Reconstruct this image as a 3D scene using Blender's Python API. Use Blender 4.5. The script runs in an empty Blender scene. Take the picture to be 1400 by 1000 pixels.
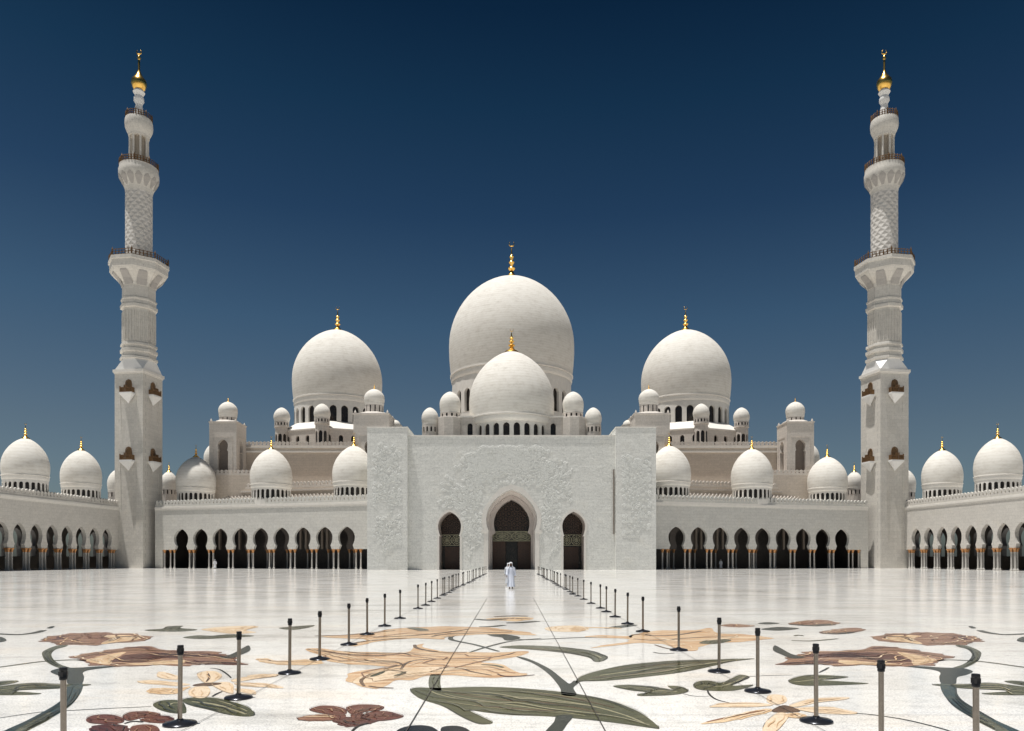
import bpy, bmesh, math, random
from mathutils import Vector, Matrix
random.seed(7)
SC = bpy.context.scene
COL = SC.collection
PI = math.pi
F, H, CX, HY = 1000.0, 2.1, 699.5, 763.0      # focal length in photo pixels, eye height, centre line, horizon row


def PX(x, D): return (x - CX) * D / F
def PZ(y, D): return H + (HY - y) * D / F
def GP(x, y):
    D = H * F / max(y - HY, 1.0)
    return (PX(x, D), D)


# ------------------------------------------------------------------ materials
def new_mat(name):
    m = bpy.data.materials.new(name); m.use_nodes = True
    nt = m.node_tree
    b = nt.nodes['Principled BSDF']
    return m, nt, b


def N(nt, t, **kw):
    n = nt.nodes.new(t)
    for k, v in kw.items():
        if k in n.inputs: n.inputs[k].default_value = v
        else: setattr(n, k, v)
    return n


def pos(nt, scale=(1, 1, 1), swap=None):
    g = N(nt, 'ShaderNodeNewGeometry')
    out = g.outputs['Position']
    if swap:
        s = N(nt, 'ShaderNodeSeparateXYZ'); nt.links.new(out, s.inputs[0])
        c = N(nt, 'ShaderNodeCombineXYZ')
        for i, k in enumerate(swap):
            if k in 'XYZ': nt.links.new(s.outputs[k], c.inputs[i])
        out = c.outputs[0]
    mp = N(nt, 'ShaderNodeMapping'); mp.inputs['Scale'].default_value = scale
    nt.links.new(out, mp.inputs['Vector'])
    return mp.outputs['Vector']


def ramp(nt, src, stops):
    r = N(nt, 'ShaderNodeValToRGB')
    el = r.color_ramp.elements
    while len(el) < len(stops): el.new(0.5)
    for e, (p, c) in zip(el, stops):
        e.position = p; e.color = (*c, 1) if len(c) == 3 else c
    nt.links.new(src, r.inputs[0])
    return r.outputs[0]


def mixc(nt, a, b, fac, mode='MIX'):
    m = N(nt, 'ShaderNodeMix', data_type='RGBA', blend_type=mode)
    if isinstance(fac, (int, float)): m.inputs[0].default_value = fac
    else: nt.links.new(fac, m.inputs[0])
    for s, k in ((a, 6), (b, 7)):
        if isinstance(s, tuple): m.inputs[k].default_value = (*s, 1)
        else: nt.links.new(s, m.inputs[k])
    return m.outputs[2]


def stone(name, c, plane='XZ', bw=1.5, bh=0.6, rough=0.55, relief=0.0, var=0.035, relief_scale=1.1, joint=0.82):
    """marble cladding: slab-to-slab variation, faint joints, cloudy veining, optional carved relief"""
    m, nt, b = new_mat(name)
    br = N(nt, 'ShaderNodeTexBrick')
    br.offset = 0.5
    v = pos(nt, swap=plane + '0')
    nt.links.new(v, br.inputs['Vector'])
    for k, x in (('Scale', 1.0), ('Mortar Size', 0.018), ('Brick Width', bw), ('Row Height', bh), ('Bias', 0.0)):
        br.inputs[k].default_value = x
    br.inputs['Color1'].default_value = (*[k * (1 + var) for k in c], 1)
    br.inputs['Color2'].default_value = (*[k * (1 - var) for k in c], 1)
    br.inputs['Mortar'].default_value = (*[k * joint for k in c], 1)
    nz = N(nt, 'ShaderNodeTexNoise', Scale=0.35, Detail=8.0, Roughness=0.62)
    nt.links.new(pos(nt), nz.inputs['Vector'])
    cl = ramp(nt, nz.outputs[0], [(0.3, (0.95, 0.95, 0.95)), (0.55, (1, 1, 1)), (0.75, (1.0, 0.985, 0.96))])
    col = mixc(nt, br.outputs['Color'], cl, 1.0, 'MULTIPLY')
    n2 = N(nt, 'ShaderNodeTexNoise', Scale=2.6, Detail=5.0, Roughness=0.7)
    nt.links.new(pos(nt), n2.inputs['Vector'])
    c2 = ramp(nt, n2.outputs[0], [(0.32, (0.90, 0.90, 0.90)), (0.6, (1, 1, 1))])
    col = mixc(nt, col, c2, 1.0, 'MULTIPLY')
    n4 = N(nt, 'ShaderNodeTexNoise', Scale=4.5, Detail=6.0, Roughness=0.85, Distortion=1.0)
    nt.links.new(pos(nt), n4.inputs['Vector'])
    c4 = ramp(nt, n4.outputs[0], [(0.38, (0.74, 0.75, 0.73)), (0.5, (0.97, 0.97, 0.965)), (0.6, (1.07, 1.065, 1.05))])
    col = mixc(nt, col, c4, 0.8 if relief > 0 else 0.6, 'MULTIPLY')
    nt.links.new(col, b.inputs['Base Color'])
    b.inputs['Roughness'].default_value = rough
    b.inputs['Specular IOR Level'].default_value = 0.3
    bp = N(nt, 'ShaderNodeBump', Strength=0.35, Distance=0.05)
    nt.links.new(br.outputs['Fac'], bp.inputs['Height']); bp.invert = True
    last = bp
    if relief > 0:
        vo = N(nt, 'ShaderNodeTexVoronoi', Scale=relief_scale, feature='SMOOTH_F1')
        nd = N(nt, 'ShaderNodeTexNoise', Scale=0.8, Detail=3.0)
        nt.links.new(pos(nt), nd.inputs['Vector'])
        dm = mixc(nt, pos(nt), nd.outputs['Color'], 0.35)
        nt.links.new(dm, vo.inputs['Vector'])
        b2 = N(nt, 'ShaderNodeBump', Strength=relief, Distance=0.5)
        nt.links.new(vo.outputs['Distance'], b2.inputs['Height'])
        nt.links.new(bp.outputs[0], b2.inputs['Normal'])
        last = b2
    nt.links.new(last.outputs[0], b.inputs['Normal'])
    return m


def plain(name, c, rough=0.5, metal=0.0, noise=0.12, scale=3.0, spec=0.5):
    m, nt, b = new_mat(name)
    nz = N(nt, 'ShaderNodeTexNoise', Scale=scale, Detail=5.0, Roughness=0.65)
    nt.links.new(pos(nt), nz.inputs['Vector'])
    col = ramp(nt, nz.outputs[0], [(0.3, tuple(k * (1 - noise) for k in c)), (0.7, tuple(min(1, k * (1 + noise)) for k in c))])
    nt.links.new(col, b.inputs['Base Color'])
    b.inputs['Roughness'].default_value = rough
    b.inputs['Metallic'].default_value = metal
    b.inputs['Specular IOR Level'].default_value = spec
    return m


def plaza_mat():
    m, nt, b = new_mat('plaza_marble')
    base = (0.82, 0.81, 0.785)
    br = N(nt, 'ShaderNodeTexBrick'); br.offset = 0.5
    nt.links.new(pos(nt, swap='XY0'), br.inputs['Vector'])
    for k, x in (('Scale', 1.0), ('Mortar Size', 0.004), ('Brick Width', 2.6), ('Row Height', 1.3)):
        br.inputs[k].default_value = x
    br.inputs['Color1'].default_value = (*[k * 1.04 for k in base], 1)
    br.inputs['Color2'].default_value = (*[k * 0.95 for k in base], 1)
    br.inputs['Mortar'].default_value = (*[k * 0.86 for k in base], 1)
    # broad grey-beige clouding of the slabs
    n1 = N(nt, 'ShaderNodeTexNoise', Scale=0.16, Detail=9.0, Roughness=0.66)
    nt.links.new(pos(nt, (0.7, 1.0, 1)), n1.inputs['Vector'])
    c1 = ramp(nt, n1.outputs[0], [(0.36, (0.72, 0.70, 0.66)), (0.45, (0.94, 0.92, 0.89)), (0.57, (1, 1, 1)), (0.68, (1.0, 0.93, 0.86))])
    col = mixc(nt, br.outputs['Color'], c1, 0.65, 'MULTIPLY')
    # speckle of the small mosaic stones
    n2 = N(nt, 'ShaderNodeTexNoise', Scale=38.0, Detail=3.0, Roughness=0.75)
    nt.links.new(pos(nt), n2.inputs['Vector'])
    c2 = ramp(nt, n2.outputs[0], [(0.36, (0.50, 0.505, 0.52)), (0.49, (0.95, 0.95, 0.95)), (0.62, (1.08, 1.08, 1.08))])
    col = mixc(nt, col, c2, 0.9, 'MULTIPLY')
    n4 = N(nt, 'ShaderNodeTexNoise', Scale=5.0, Detail=6.0, Roughness=0.7)
    nt.links.new(pos(nt), n4.inputs['Vector'])
    c4 = ramp(nt, n4.outputs[0], [(0.36, (0.80, 0.80, 0.81)), (0.5, (1, 1, 1))])
    col = mixc(nt, col, c4, 0.85, 'MULTIPLY')
    n5 = N(nt, 'ShaderNodeTexNoise', Scale=0.6, Detail=5.0, Roughness=0.7)
    nt.links.new(pos(nt, (0.22, 1.0, 1)), n5.inputs['Vector'])
    c5 = ramp(nt, n5.outputs[0], [(0.34, (0.66, 0.65, 0.63)), (0.43, (0.93, 0.925, 0.91)), (0.52, (1, 1, 1)), (0.64, (1.0, 0.955, 0.90))])
    col = mixc(nt, col, c5, 0.8, 'MULTIPLY')
    nt.links.new(col, b.inputs['Base Color'])
    n3 = N(nt, 'ShaderNodeTexNoise', Scale=0.5, Detail=6.0)
    nt.links.new(pos(nt), n3.inputs['Vector'])
    rr = N(nt, 'ShaderNodeMapRange'); rr.inputs['To Min'].default_value = 0.07; rr.inputs['To Max'].default_value = 0.17
    nt.links.new(n3.outputs[0], rr.inputs[0]); nt.links.new(rr.outputs[0], b.inputs['Roughness'])
    b.inputs['IOR'].default_value = 1.40
    b.inputs['Specular IOR Level'].default_value = 0.15
    return m


DEEP = 0.86


def inlay_mat(name, cols, scale=1.0, stretch=(1.0, 5.0)):
    """veined stone inlay, streaks of the motif's own stone colours"""
    m, nt, b = new_mat(name)
    nz = N(nt, 'ShaderNodeTexNoise', Scale=2.2 * scale, Detail=7.0, Roughness=0.68, Distortion=0.5)
    nt.links.new(pos(nt, (stretch[0], stretch[1], 1)), nz.inputs['Vector'])
    n = len(cols)
    deep = DEEP * (0.78 if cols[0][0] < 0.3 else 1.0)      # polished dark stones read deeper than the pale ones
    cols = [tuple(k * deep for k in c) for c in cols]
    col = ramp(nt, nz.outputs[0], [(0.30 + 0.40 * i / max(1, n - 1), c) for i, c in enumerate(cols)])
    n2 = N(nt, 'ShaderNodeTexNoise', Scale=30.0, Detail=3.0, Roughness=0.75)
    nt.links.new(pos(nt), n2.inputs['Vector'])
    c2 = ramp(nt, n2.outputs[0], [(0.34, (0.72, 0.72, 0.72)), (0.6, (1.1, 1.1, 1.1))])
    col = mixc(nt, col, c2, 0.8, 'MULTIPLY')
    nt.links.new(col, b.inputs['Base Color'])
    b.inputs['Roughness'].default_value = 0.2
    b.inputs['Specular IOR Level'].default_value = 0.14
    return m


M = {}
M['facade'] = stone('facade_marble', (0.70, 0.70, 0.68), 'XZ', 1.6, 0.62, relief=0.0)
M['carved'] = stone('carved_marble', (0.80, 0.80, 0.765), 'XZ', 1.6, 0.62, relief=0.08, relief_scale=5.0)
M['pylon'] = stone('pylon_marble', (0.81, 0.81, 0.775), 'XZ', 1.6, 0.62, relief=0.08, relief_scale=5.0)
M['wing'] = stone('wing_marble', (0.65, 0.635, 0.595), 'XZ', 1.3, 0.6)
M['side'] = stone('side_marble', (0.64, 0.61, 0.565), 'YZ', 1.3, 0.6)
M['trim'] = plain('trim_marble', (0.74, 0.71, 0.66), 0.5, noise=0.06, scale=1.5)
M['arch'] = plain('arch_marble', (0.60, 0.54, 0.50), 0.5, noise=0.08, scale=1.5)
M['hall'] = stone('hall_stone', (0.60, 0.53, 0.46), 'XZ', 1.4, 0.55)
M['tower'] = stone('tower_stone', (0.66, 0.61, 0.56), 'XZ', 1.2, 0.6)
M['minaret'] = stone('minaret_marble', (0.67, 0.64, 0.59), 'XZ', 1.1, 0.75, var=0.05)
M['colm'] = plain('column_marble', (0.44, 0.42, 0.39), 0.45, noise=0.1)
M['trac'] = plain('bronze_tracery', (0.085, 0.05, 0.034), 0.4, 0.4, noise=0.3)
M['relief'] = plain('carved_relief_marble', (0.73, 0.735, 0.70), 0.5, noise=0.12)
M['white'] = plain('white_marble', (0.78, 0.77, 0.75), 0.45, noise=0.05)
M['gold'] = plain('gilded_copper', (0.80, 0.50, 0.13), 0.28, 1.0, noise=0.1)
M['bronze'] = plain('bronze_railing', (0.20, 0.115, 0.055), 0.45, 0.55, noise=0.4, scale=5)
M['capital'] = plain('gilded_capital', (0.42, 0.21, 0.085), 0.4, 0.5, noise=0.25)
M['glass'] = plain('dark_glass', (0.016, 0.011, 0.008), 0.25, noise=0.5, scale=0.8)
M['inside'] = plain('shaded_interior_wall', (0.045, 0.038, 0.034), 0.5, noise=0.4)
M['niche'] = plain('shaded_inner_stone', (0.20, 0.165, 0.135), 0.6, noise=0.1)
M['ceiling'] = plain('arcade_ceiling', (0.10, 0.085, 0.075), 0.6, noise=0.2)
M['wood'] = plain('door_wood', (0.075, 0.034, 0.018), 0.4, noise=0.4, scale=4)
M['lattice'] = plain('gilded_glass_lattice', (0.42, 0.40, 0.27), 0.35, 0.2, noise=0.35, scale=3.0)
M['steel'] = plain('brushed_steel', (0.27, 0.235, 0.20), 0.24, 1.0, noise=0.12, scale=20)
M['black'] = plain('black_plastic', (0.012, 0.012, 0.014), 0.4, noise=0.2, scale=20)
M['basem'] = plain('dark_chrome', (0.035, 0.037, 0.045), 0.22, 0.6, noise=0.2, scale=10)
M['roof'] = plain('roof_paving', (0.72, 0.69, 0.64), 0.6, noise=0.06)
M['plaza'] = plaza_mat()
M['groundm'] = plain('pale_paving', (0.55, 0.52, 0.47), 0.7, noise=0.1, scale=0.05)
M['joint'] = plain('joint_line', (0.07, 0.065, 0.06), 0.6, spec=0.1, noise=0.4, scale=1.5)


def dome_mat():
    m, nt, b = new_mat('dome_mosaic')
    s = N(nt, 'ShaderNodeSeparateXYZ'); g = N(nt, 'ShaderNodeNewGeometry'); nt.links.new(g.outputs['Position'], s.inputs[0])
    w = N(nt, 'ShaderNodeTexWave', wave_type='BANDS', bands_direction='Z')
    w.inputs['Scale'].default_value = 0.33; w.inputs['Distortion'].default_value = 2.0; w.inputs['Detail'].default_value = 3
    w.inputs['Detail Scale'].default_value = 2.0
    nt.links.new(pos(nt, (0.12, 0.12, 1.6)), w.inputs['Vector'])
    cw = ramp(nt, w.outputs[0], [(0.0, (0.945, 0.94, 0.93)), (0.5, (1, 1, 1))])
    nz = N(nt, 'ShaderNodeTexNoise', Scale=0.55, Detail=9.0, Roughness=0.8)
    nt.links.new(pos(nt, (1, 1, 2.0)), nz.inputs['Vector'])
    cn = ramp(nt, nz.outputs[0], [(0.34, (0.62, 0.585, 0.53)), (0.48, (0.73, 0.70, 0.645)), (0.62, (0.78, 0.755, 0.705))])
    col = mixc(nt, cn, cw, 1.0, 'MULTIPLY')
    nt.links.new(col, b.inputs['Base Color']); b.inputs['Roughness'].default_value = 0.8; b.inputs['Specular IOR Level'].default_value = 0.2
    bp = N(nt, 'ShaderNodeBump', Strength=0.2, Distance=0.06)
    nt.links.new(nz.outputs[0], bp.inputs['Height']); nt.links.new(bp.outputs[0], b.inputs['Normal'])
    return m


M['dome'] = dome_mat()


def shaft_mat():
    """interlaced diamond carving on the round minaret shaft"""
    m, nt, b = new_mat('carved_lattice_marble')
    tc = N(nt, 'ShaderNodeTexCoord')
    s = N(nt, 'ShaderNodeSeparateXYZ'); nt.links.new(tc.outputs['Object'], s.inputs[0])
    at = N(nt, 'ShaderNodeMath', operation='ARCTAN2'); nt.links.new(s.outputs['Y'], at.inputs[0]); nt.links.new(s.outputs['X'], at.inputs[1])
    outs = []
    for sg in (1, -1):
        a = N(nt, 'ShaderNodeMath', operation='MULTIPLY'); nt.links.new(at.outputs[0], a.inputs[0]); a.inputs[1].default_value = 11 * sg
        z = N(nt, 'ShaderNodeMath', operation='MULTIPLY_ADD'); nt.links.new(s.outputs['Z'], z.inputs[0]); z.inputs[1].default_value = 4.3
        nt.links.new(a.outputs[0], z.inputs[2])
        sn = N(nt, 'ShaderNodeMath', operation='SINE'); nt.links.new(z.outputs[0], sn.inputs[0]); outs.append(sn)
    mx = N(nt, 'ShaderNodeMath', operation='MAXIMUM'); nt.links.new(outs[0].outputs[0], mx.inputs[0]); nt.links.new(outs[1].outputs[0], mx.inputs[1])
    nz = N(nt, 'ShaderNodeTexNoise', Scale=1.2, Detail=6.0); nt.links.new(pos(nt), nz.inputs['Vector'])
    col = ramp(nt, nz.outputs[0], [(0.3, (0.56, 0.53, 0.49)), (0.7, (0.68, 0.65, 0.61))])
    nt.links.new(col, b.inputs['Base Color']); b.inputs['Roughness'].default_value = 0.5
    bp = N(nt, 'ShaderNodeBump', Strength=0.4, Distance=0.14)
    nt.links.new(mx.outputs[0], bp.inputs['Height']); nt.links.new(bp.outputs[0], b.inputs['Normal'])
    return m


M['shaft'] = shaft_mat()
M['i_red'] = inlay_mat('inlay_red_stone', [(0.09, 0.028, 0.02), (0.20, 0.065, 0.042), (0.27, 0.11, 0.07)], 1.6)
M['i_brown'] = inlay_mat('inlay_brown_stone', [(0.198, 0.077, 0.050), (0.396, 0.198, 0.121), (0.550, 0.341, 0.209)], 1.0, (0.6, 3.0))
M['i_dkred'] = inlay_mat('inlay_maroon_stone', [(0.09, 0.028, 0.024), (0.17, 0.055, 0.042)], 1.0)
M['i_cream'] = inlay_mat('inlay_cream_stone', [(0.581, 0.356, 0.185), (0.832, 0.594, 0.356), (0.924, 0.726, 0.502)], 1.0, (0.6, 2.0))
M['i_pale'] = inlay_mat('inlay_pale_stone', [(0.843, 0.639, 0.422), (0.966, 0.789, 0.585)], 1.0, (0.6, 2.0))
M['i_orange'] = inlay_mat('inlay_orange_stone', [(0.375, 0.188, 0.094), (0.650, 0.400, 0.213), (0.800, 0.575, 0.362), (0.850, 0.675, 0.475)], 1.0, (0.4, 2.4))
M['i_line'] = inlay_mat('inlay_umber_stone', [(0.12, 0.07, 0.04), (0.26, 0.15, 0.085)], 1.0)
M['i_green'] = inlay_mat('inlay_green_stone', [(0.055, 0.055, 0.025), (0.115, 0.115, 0.052), (0.20, 0.19, 0.10)], 1.3, (0.5, 5.0))
M['i_sage'] = inlay_mat('inlay_sage_stone', [(0.09, 0.095, 0.06), (0.17, 0.17, 0.115), (0.24, 0.235, 0.17)], 1.2, (0.6, 3.0))
M['i_teal'] = inlay_mat('inlay_teal_stone', [(0.03, 0.05, 0.05), (0.06, 0.095, 0.095), (0.11, 0.125, 0.09)], 1.4, (1, 1))
M['i_dkgreen'] = inlay_mat('inlay_slate_stone', [(0.03, 0.036, 0.032), (0.075, 0.085, 0.07)], 1.4, (1, 2))
M['i_vein'] = inlay_mat('inlay_vein_stone', [(0.30, 0.28, 0.17), (0.42, 0.38, 0.25)], 1.4)
M['i_black'] = inlay_mat('inlay_black_stone', [(0.008, 0.009, 0.011), (0.02, 0.022, 0.027)], 1.4)


# ------------------------------------------------------------------ object helpers
def world_loc(o):
    v = Vector((0, 0, 0))
    while o is not None:
        v += o.location; o = o.parent
    return v


def obj(name, bm, mats, parent=None, smooth=False, origin=None):
    """links the bmesh (built in world coordinates) as one mesh object under parent"""
    bmesh.ops.remove_doubles(bm, verts=bm.verts, dist=1e-4)
    o = bpy.data.objects.new(name, None)
    base = world_loc(parent) if parent else Vector((0, 0, 0))
    org = Vector(origin) if origin is not None else base
    bmesh.ops.translate(bm, verts=bm.verts, vec=-org)
    bmesh.ops.recalc_face_normals(bm, faces=bm.faces)
    me = bpy.data.meshes.new(name); bm.to_mesh(me); bm.free()
    for m in (mats if isinstance(mats, (list, tuple)) else [mats]): me.materials.append(m)
    if smooth:
        for p in me.polygons: p.use_smooth = True
        me.set_sharp_from_angle(angle=math.radians(38))
    bpy.data.objects.remove(o)
    o = bpy.data.objects.new(name, me); COL.objects.link(o)
    if parent: o.parent = parent
    o.location = org - base
    return o


def thing(name, label, cat, loc=(0, 0, 0), group=None, rz=0.0):
    o = bpy.data.objects.new(name, None); COL.objects.link(o)
    o.location = loc; o.rotation_euler.z = rz
    o['label'] = label; o['category'] = cat
    if group: o['group'] = group
    o.empty_display_size = 0.5
    return o


def B(): return bmesh.new()


def face(bm, pts, mi=0):
    vs = [bm.verts.new(p) for p in pts]
    try:
        f = bm.faces.new(vs); f.material_index = mi
        return f
    except ValueError: return None


def box(bm, x0, x1, y0, y1, z0, z1, mp=None, mi=0):
    c = [(x, y, z) for z in (z0, z1) for y in (y0, y1) for x in (x0, x1)]
    if mp: c = [mp(*p) for p in c]
    for q in ((0, 2, 3, 1), (4, 5, 7, 6), (0, 1, 5, 4), (2, 6, 7, 3), (0, 4, 6, 2), (1, 3, 7, 5)):
        face(bm, [c[i] for i in q], mi)


def lathe(bm, prof, cx=0, cy=0, seg=24, rot=0.0, cap=True, mi=0, sx=1.0):
    rings = []
    for r, z in prof:
        if r < 1e-4: rings.append([bm.verts.new((cx, cy, z))])
        else: rings.append([bm.verts.new((cx + sx * r * math.cos(rot + 2 * PI * k / seg), cy + r * math.sin(rot + 2 * PI * k / seg), z)) for k in range(seg)])
    for a, b in zip(rings, rings[1:]):
        for k in range(seg):
            k2 = (k + 1) % seg
            q = [a[k % len(a)], a[k2 % len(a)], b[k2 % len(b)], b[k % len(b)]]
            u = []
            for v in q:
                if v not in u: u.append(v)
            if len(u) > 2:
                try: bm.faces.new(u).material_index = mi
                except ValueError: pass
    if cap:
        for r in (rings[0], rings[-1]):
            if len(r) > 2:
                try: bm.faces.new(r).material_index = mi
                except ValueError: pass


def tube(bm, pts, r, seg=6):
    pts = [Vector(p) for p in pts]
    rings = []
    for i, p in enumerate(pts):
        t = (pts[min(i + 1, len(pts) - 1)] - pts[max(i - 1, 0)]).normalized()
        a = t.orthogonal().normalized(); b = t.cross(a)
        rr = r[i] if isinstance(r, (list, tuple)) else r
        rings.append([bm.verts.new(p + rr * (math.cos(2 * PI * k / seg) * a + math.sin(2 * PI * k / seg) * b)) for k in range(seg)])
    for a, b in zip(rings, rings[1:]):
        d = min(range(seg), key=lambda s: (a[0].co - b[s].co).length)
        for k in range(seg):
            bm.faces.new([a[k], a[(k + 1) % seg], b[(k + 1 + d) % seg], b[(k + d) % seg]])
    for r_ in (rings[0], rings[-1]): bm.faces.new(r_)


def keyhole(zb, wj, zp, wp, zc, wm, za, flare=0.35, n=9):
    """pointed horseshoe arch: list of (height, half width) from the floor to the point"""
    p = [(zb, wj), (zp - flare, wj), (zp, wp)]
    k = (zc - zp) / math.sqrt(max(1e-6, 1 - (wp / wm) ** 2))
    for i in range(1, n):
        z = zp + (zc - zp) * i / n
        p.append((z, wm * math.sqrt(max(0, 1 - ((zc - z) / k) ** 2))))
    for i in range(0, n + 3):
        t = i / (n + 2)
        p.append((zc + (za - zc) * t, wm * (1 - t ** 1.95) ** 0.74 if t < 1 else 0.0))
    return p


def roundarch(zb, w, zc, za, n=7):
    return [(zb, w)] + [(zc + (za - zc) * i / n, w * (1 - (i / n) ** 2) ** 0.55 if i < n else 0.0) for i in range(n + 1)]


def arch_panel(bm, mp, u0, u1, z0, z1, uc, prof, d0, depth, back=False, mi=0, rmi=None):
    """wall strip pierced by an arched opening, with its reveal"""
    rmi = mi if rmi is None else rmi
    for d in ([d0, d0 + depth] if back else [d0]):
        if prof[0][0] > z0 + 1e-3: face(bm, [mp(u0, z0, d), mp(u1, z0, d), mp(u1, prof[0][0], d), mp(u0, prof[0][0], d)], mi)
        for (za, wa), (zb, wb) in zip(prof, prof[1:]):
            face(bm, [mp(u0, za, d), mp(uc - wa, za, d), mp(uc - wb, zb, d), mp(u0, zb, d)], mi)
            face(bm, [mp(uc + wa, za, d), mp(u1, za, d), mp(u1, zb, d), mp(uc + wb, zb, d)], mi)
        zt = prof[-1][0]
        if z1 > zt + 1e-3: face(bm, [mp(u0, zt, d), mp(uc, zt, d), mp(u1, zt, d), mp(u1, z1, d), mp(u0, z1, d)], mi)
    for (za, wa), (zb, wb) in zip(prof, prof[1:]):
        for s in (-1, 1):
            face(bm, [mp(uc + s * wa, za, d0), mp(uc + s * wb, zb, d0), mp(uc + s * wb, zb, d0 + depth), mp(uc + s * wa, za, d0 + depth)], rmi)
    if prof[0][0] > z0 + 1e-3:
        face(bm, [mp(uc - prof[0][1], prof[0][0], d0), mp(uc + prof[0][1], prof[0][0], d0), mp(uc + prof[0][1], prof[0][0], d0 + depth), mp(uc - prof[0][1], prof[0][0], d0 + depth)], rmi)


def arch_band(bm, mp, uc, prof, grow, d0, d1, mi=0):
    """raised moulding that follows the arch outline"""
    out = [(z, w + grow) for z, w in prof]
    zt = prof[-1][0]
    out[-1] = (zt + grow * 1.15, 0.0)
    for k in range(len(out) - 4, len(out) - 1):
        z, w = out[k]; out[k] = (z + grow * (0.35 + 0.25 * (k - len(out) + 4)), w)
    for s in (-1, 1):
        for (pa, pb, oa, ob) in zip(prof, prof[1:], out, out[1:]):
            face(bm, [mp(uc + s * pa[1], pa[0], d0), mp(uc + s * pb[1], pb[0], d0), mp(uc + s * ob[1], ob[0], d0), mp(uc + s * oa[1], oa[0], d0)], mi)
            face(bm, [mp(uc + s * oa[1], oa[0], d0), mp(uc + s * ob[1], ob[0], d0), mp(uc + s * ob[1], ob[0], d1), mp(uc + s * oa[1], oa[0], d1)], mi)


def arch_fill(bm, mp, uc, prof, d, z0=None, z1=None, mi=0):
    p = [(z, w) for z, w in prof if (z0 is None or z >= z0) and (z1 is None or z <= z1)]
    pts = [mp(uc - w, z, d) for z, w in p] + [mp(uc + w, z, d) for z, w in reversed(p) if w > 1e-4]
    face(bm, pts, mi)


# ------------------------------------------------------------------ domes
def dome_prof(r0, rm, z0, zw, za, tip=0.0, n=18, p=2.0, q=0.62):
    k = (zw - z0) / math.sqrt(max(1e-6, 1 - (r0 / rm) ** 2)) if r0 < rm else 1e9
    pr = []
    for i in range(6):
        z = z0 + (zw - z0) * i / 6
        pr.append((rm * math.sqrt(max(0, 1 - ((zw - z) / k) ** 2)), z))
    for i in range(n + 1):
        t = 1 - (1 - i / n) ** 1.8
        pr.append((rm * (1 - t ** p) ** q if i < n else 0.0, zw + (za - zw) * t))
    return pr


def finial_bm(cx, cy, z, h, w, lean=0.0):
    bm = B()
    pr = [(w * 1.7, z - 0.03 * h), (w * 1.45, z + 0.03 * h), (w * 0.95, z + 0.09 * h), (w * 0.5, z + 0.17 * h), (w * 0.4, z + 0.22 * h)]
    zz, ww = z + 0.24 * h, w * 0.72
    for i, (hh, s) in enumerate(((0.13, 1.0), (0.11, 0.8), (0.09, 0.62))):
        pr += [(w * 0.32, zz), (ww * s * 0.8, zz + hh * h * 0.22), (ww * s, zz + hh * h * 0.5), (ww * s * 0.8, zz + hh * h * 0.78), (w * 0.2, zz + hh * h)]
        zz += hh * h + 0.05 * h
    pr += [(w * 0.14, zz), (w * 0.1, z + 0.86 * h), (0.0, z + 0.88 * h)]
    lathe(bm, pr, cx, cy, 10)
    R = 0.07 * h
    pts = [(cx + R * math.sin(a) * 1.0, cy, z + 0.92 * h + R - R * math.cos(a) * 1.0) for a in [(-140 + 280 * i / 12) * PI / 180 for i in range(13)]]
    tube(bm, pts, [0.012 * h * (0.35 + math.sin(PI * i / 12)) for i in range(13)], 5)
    return bm


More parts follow.
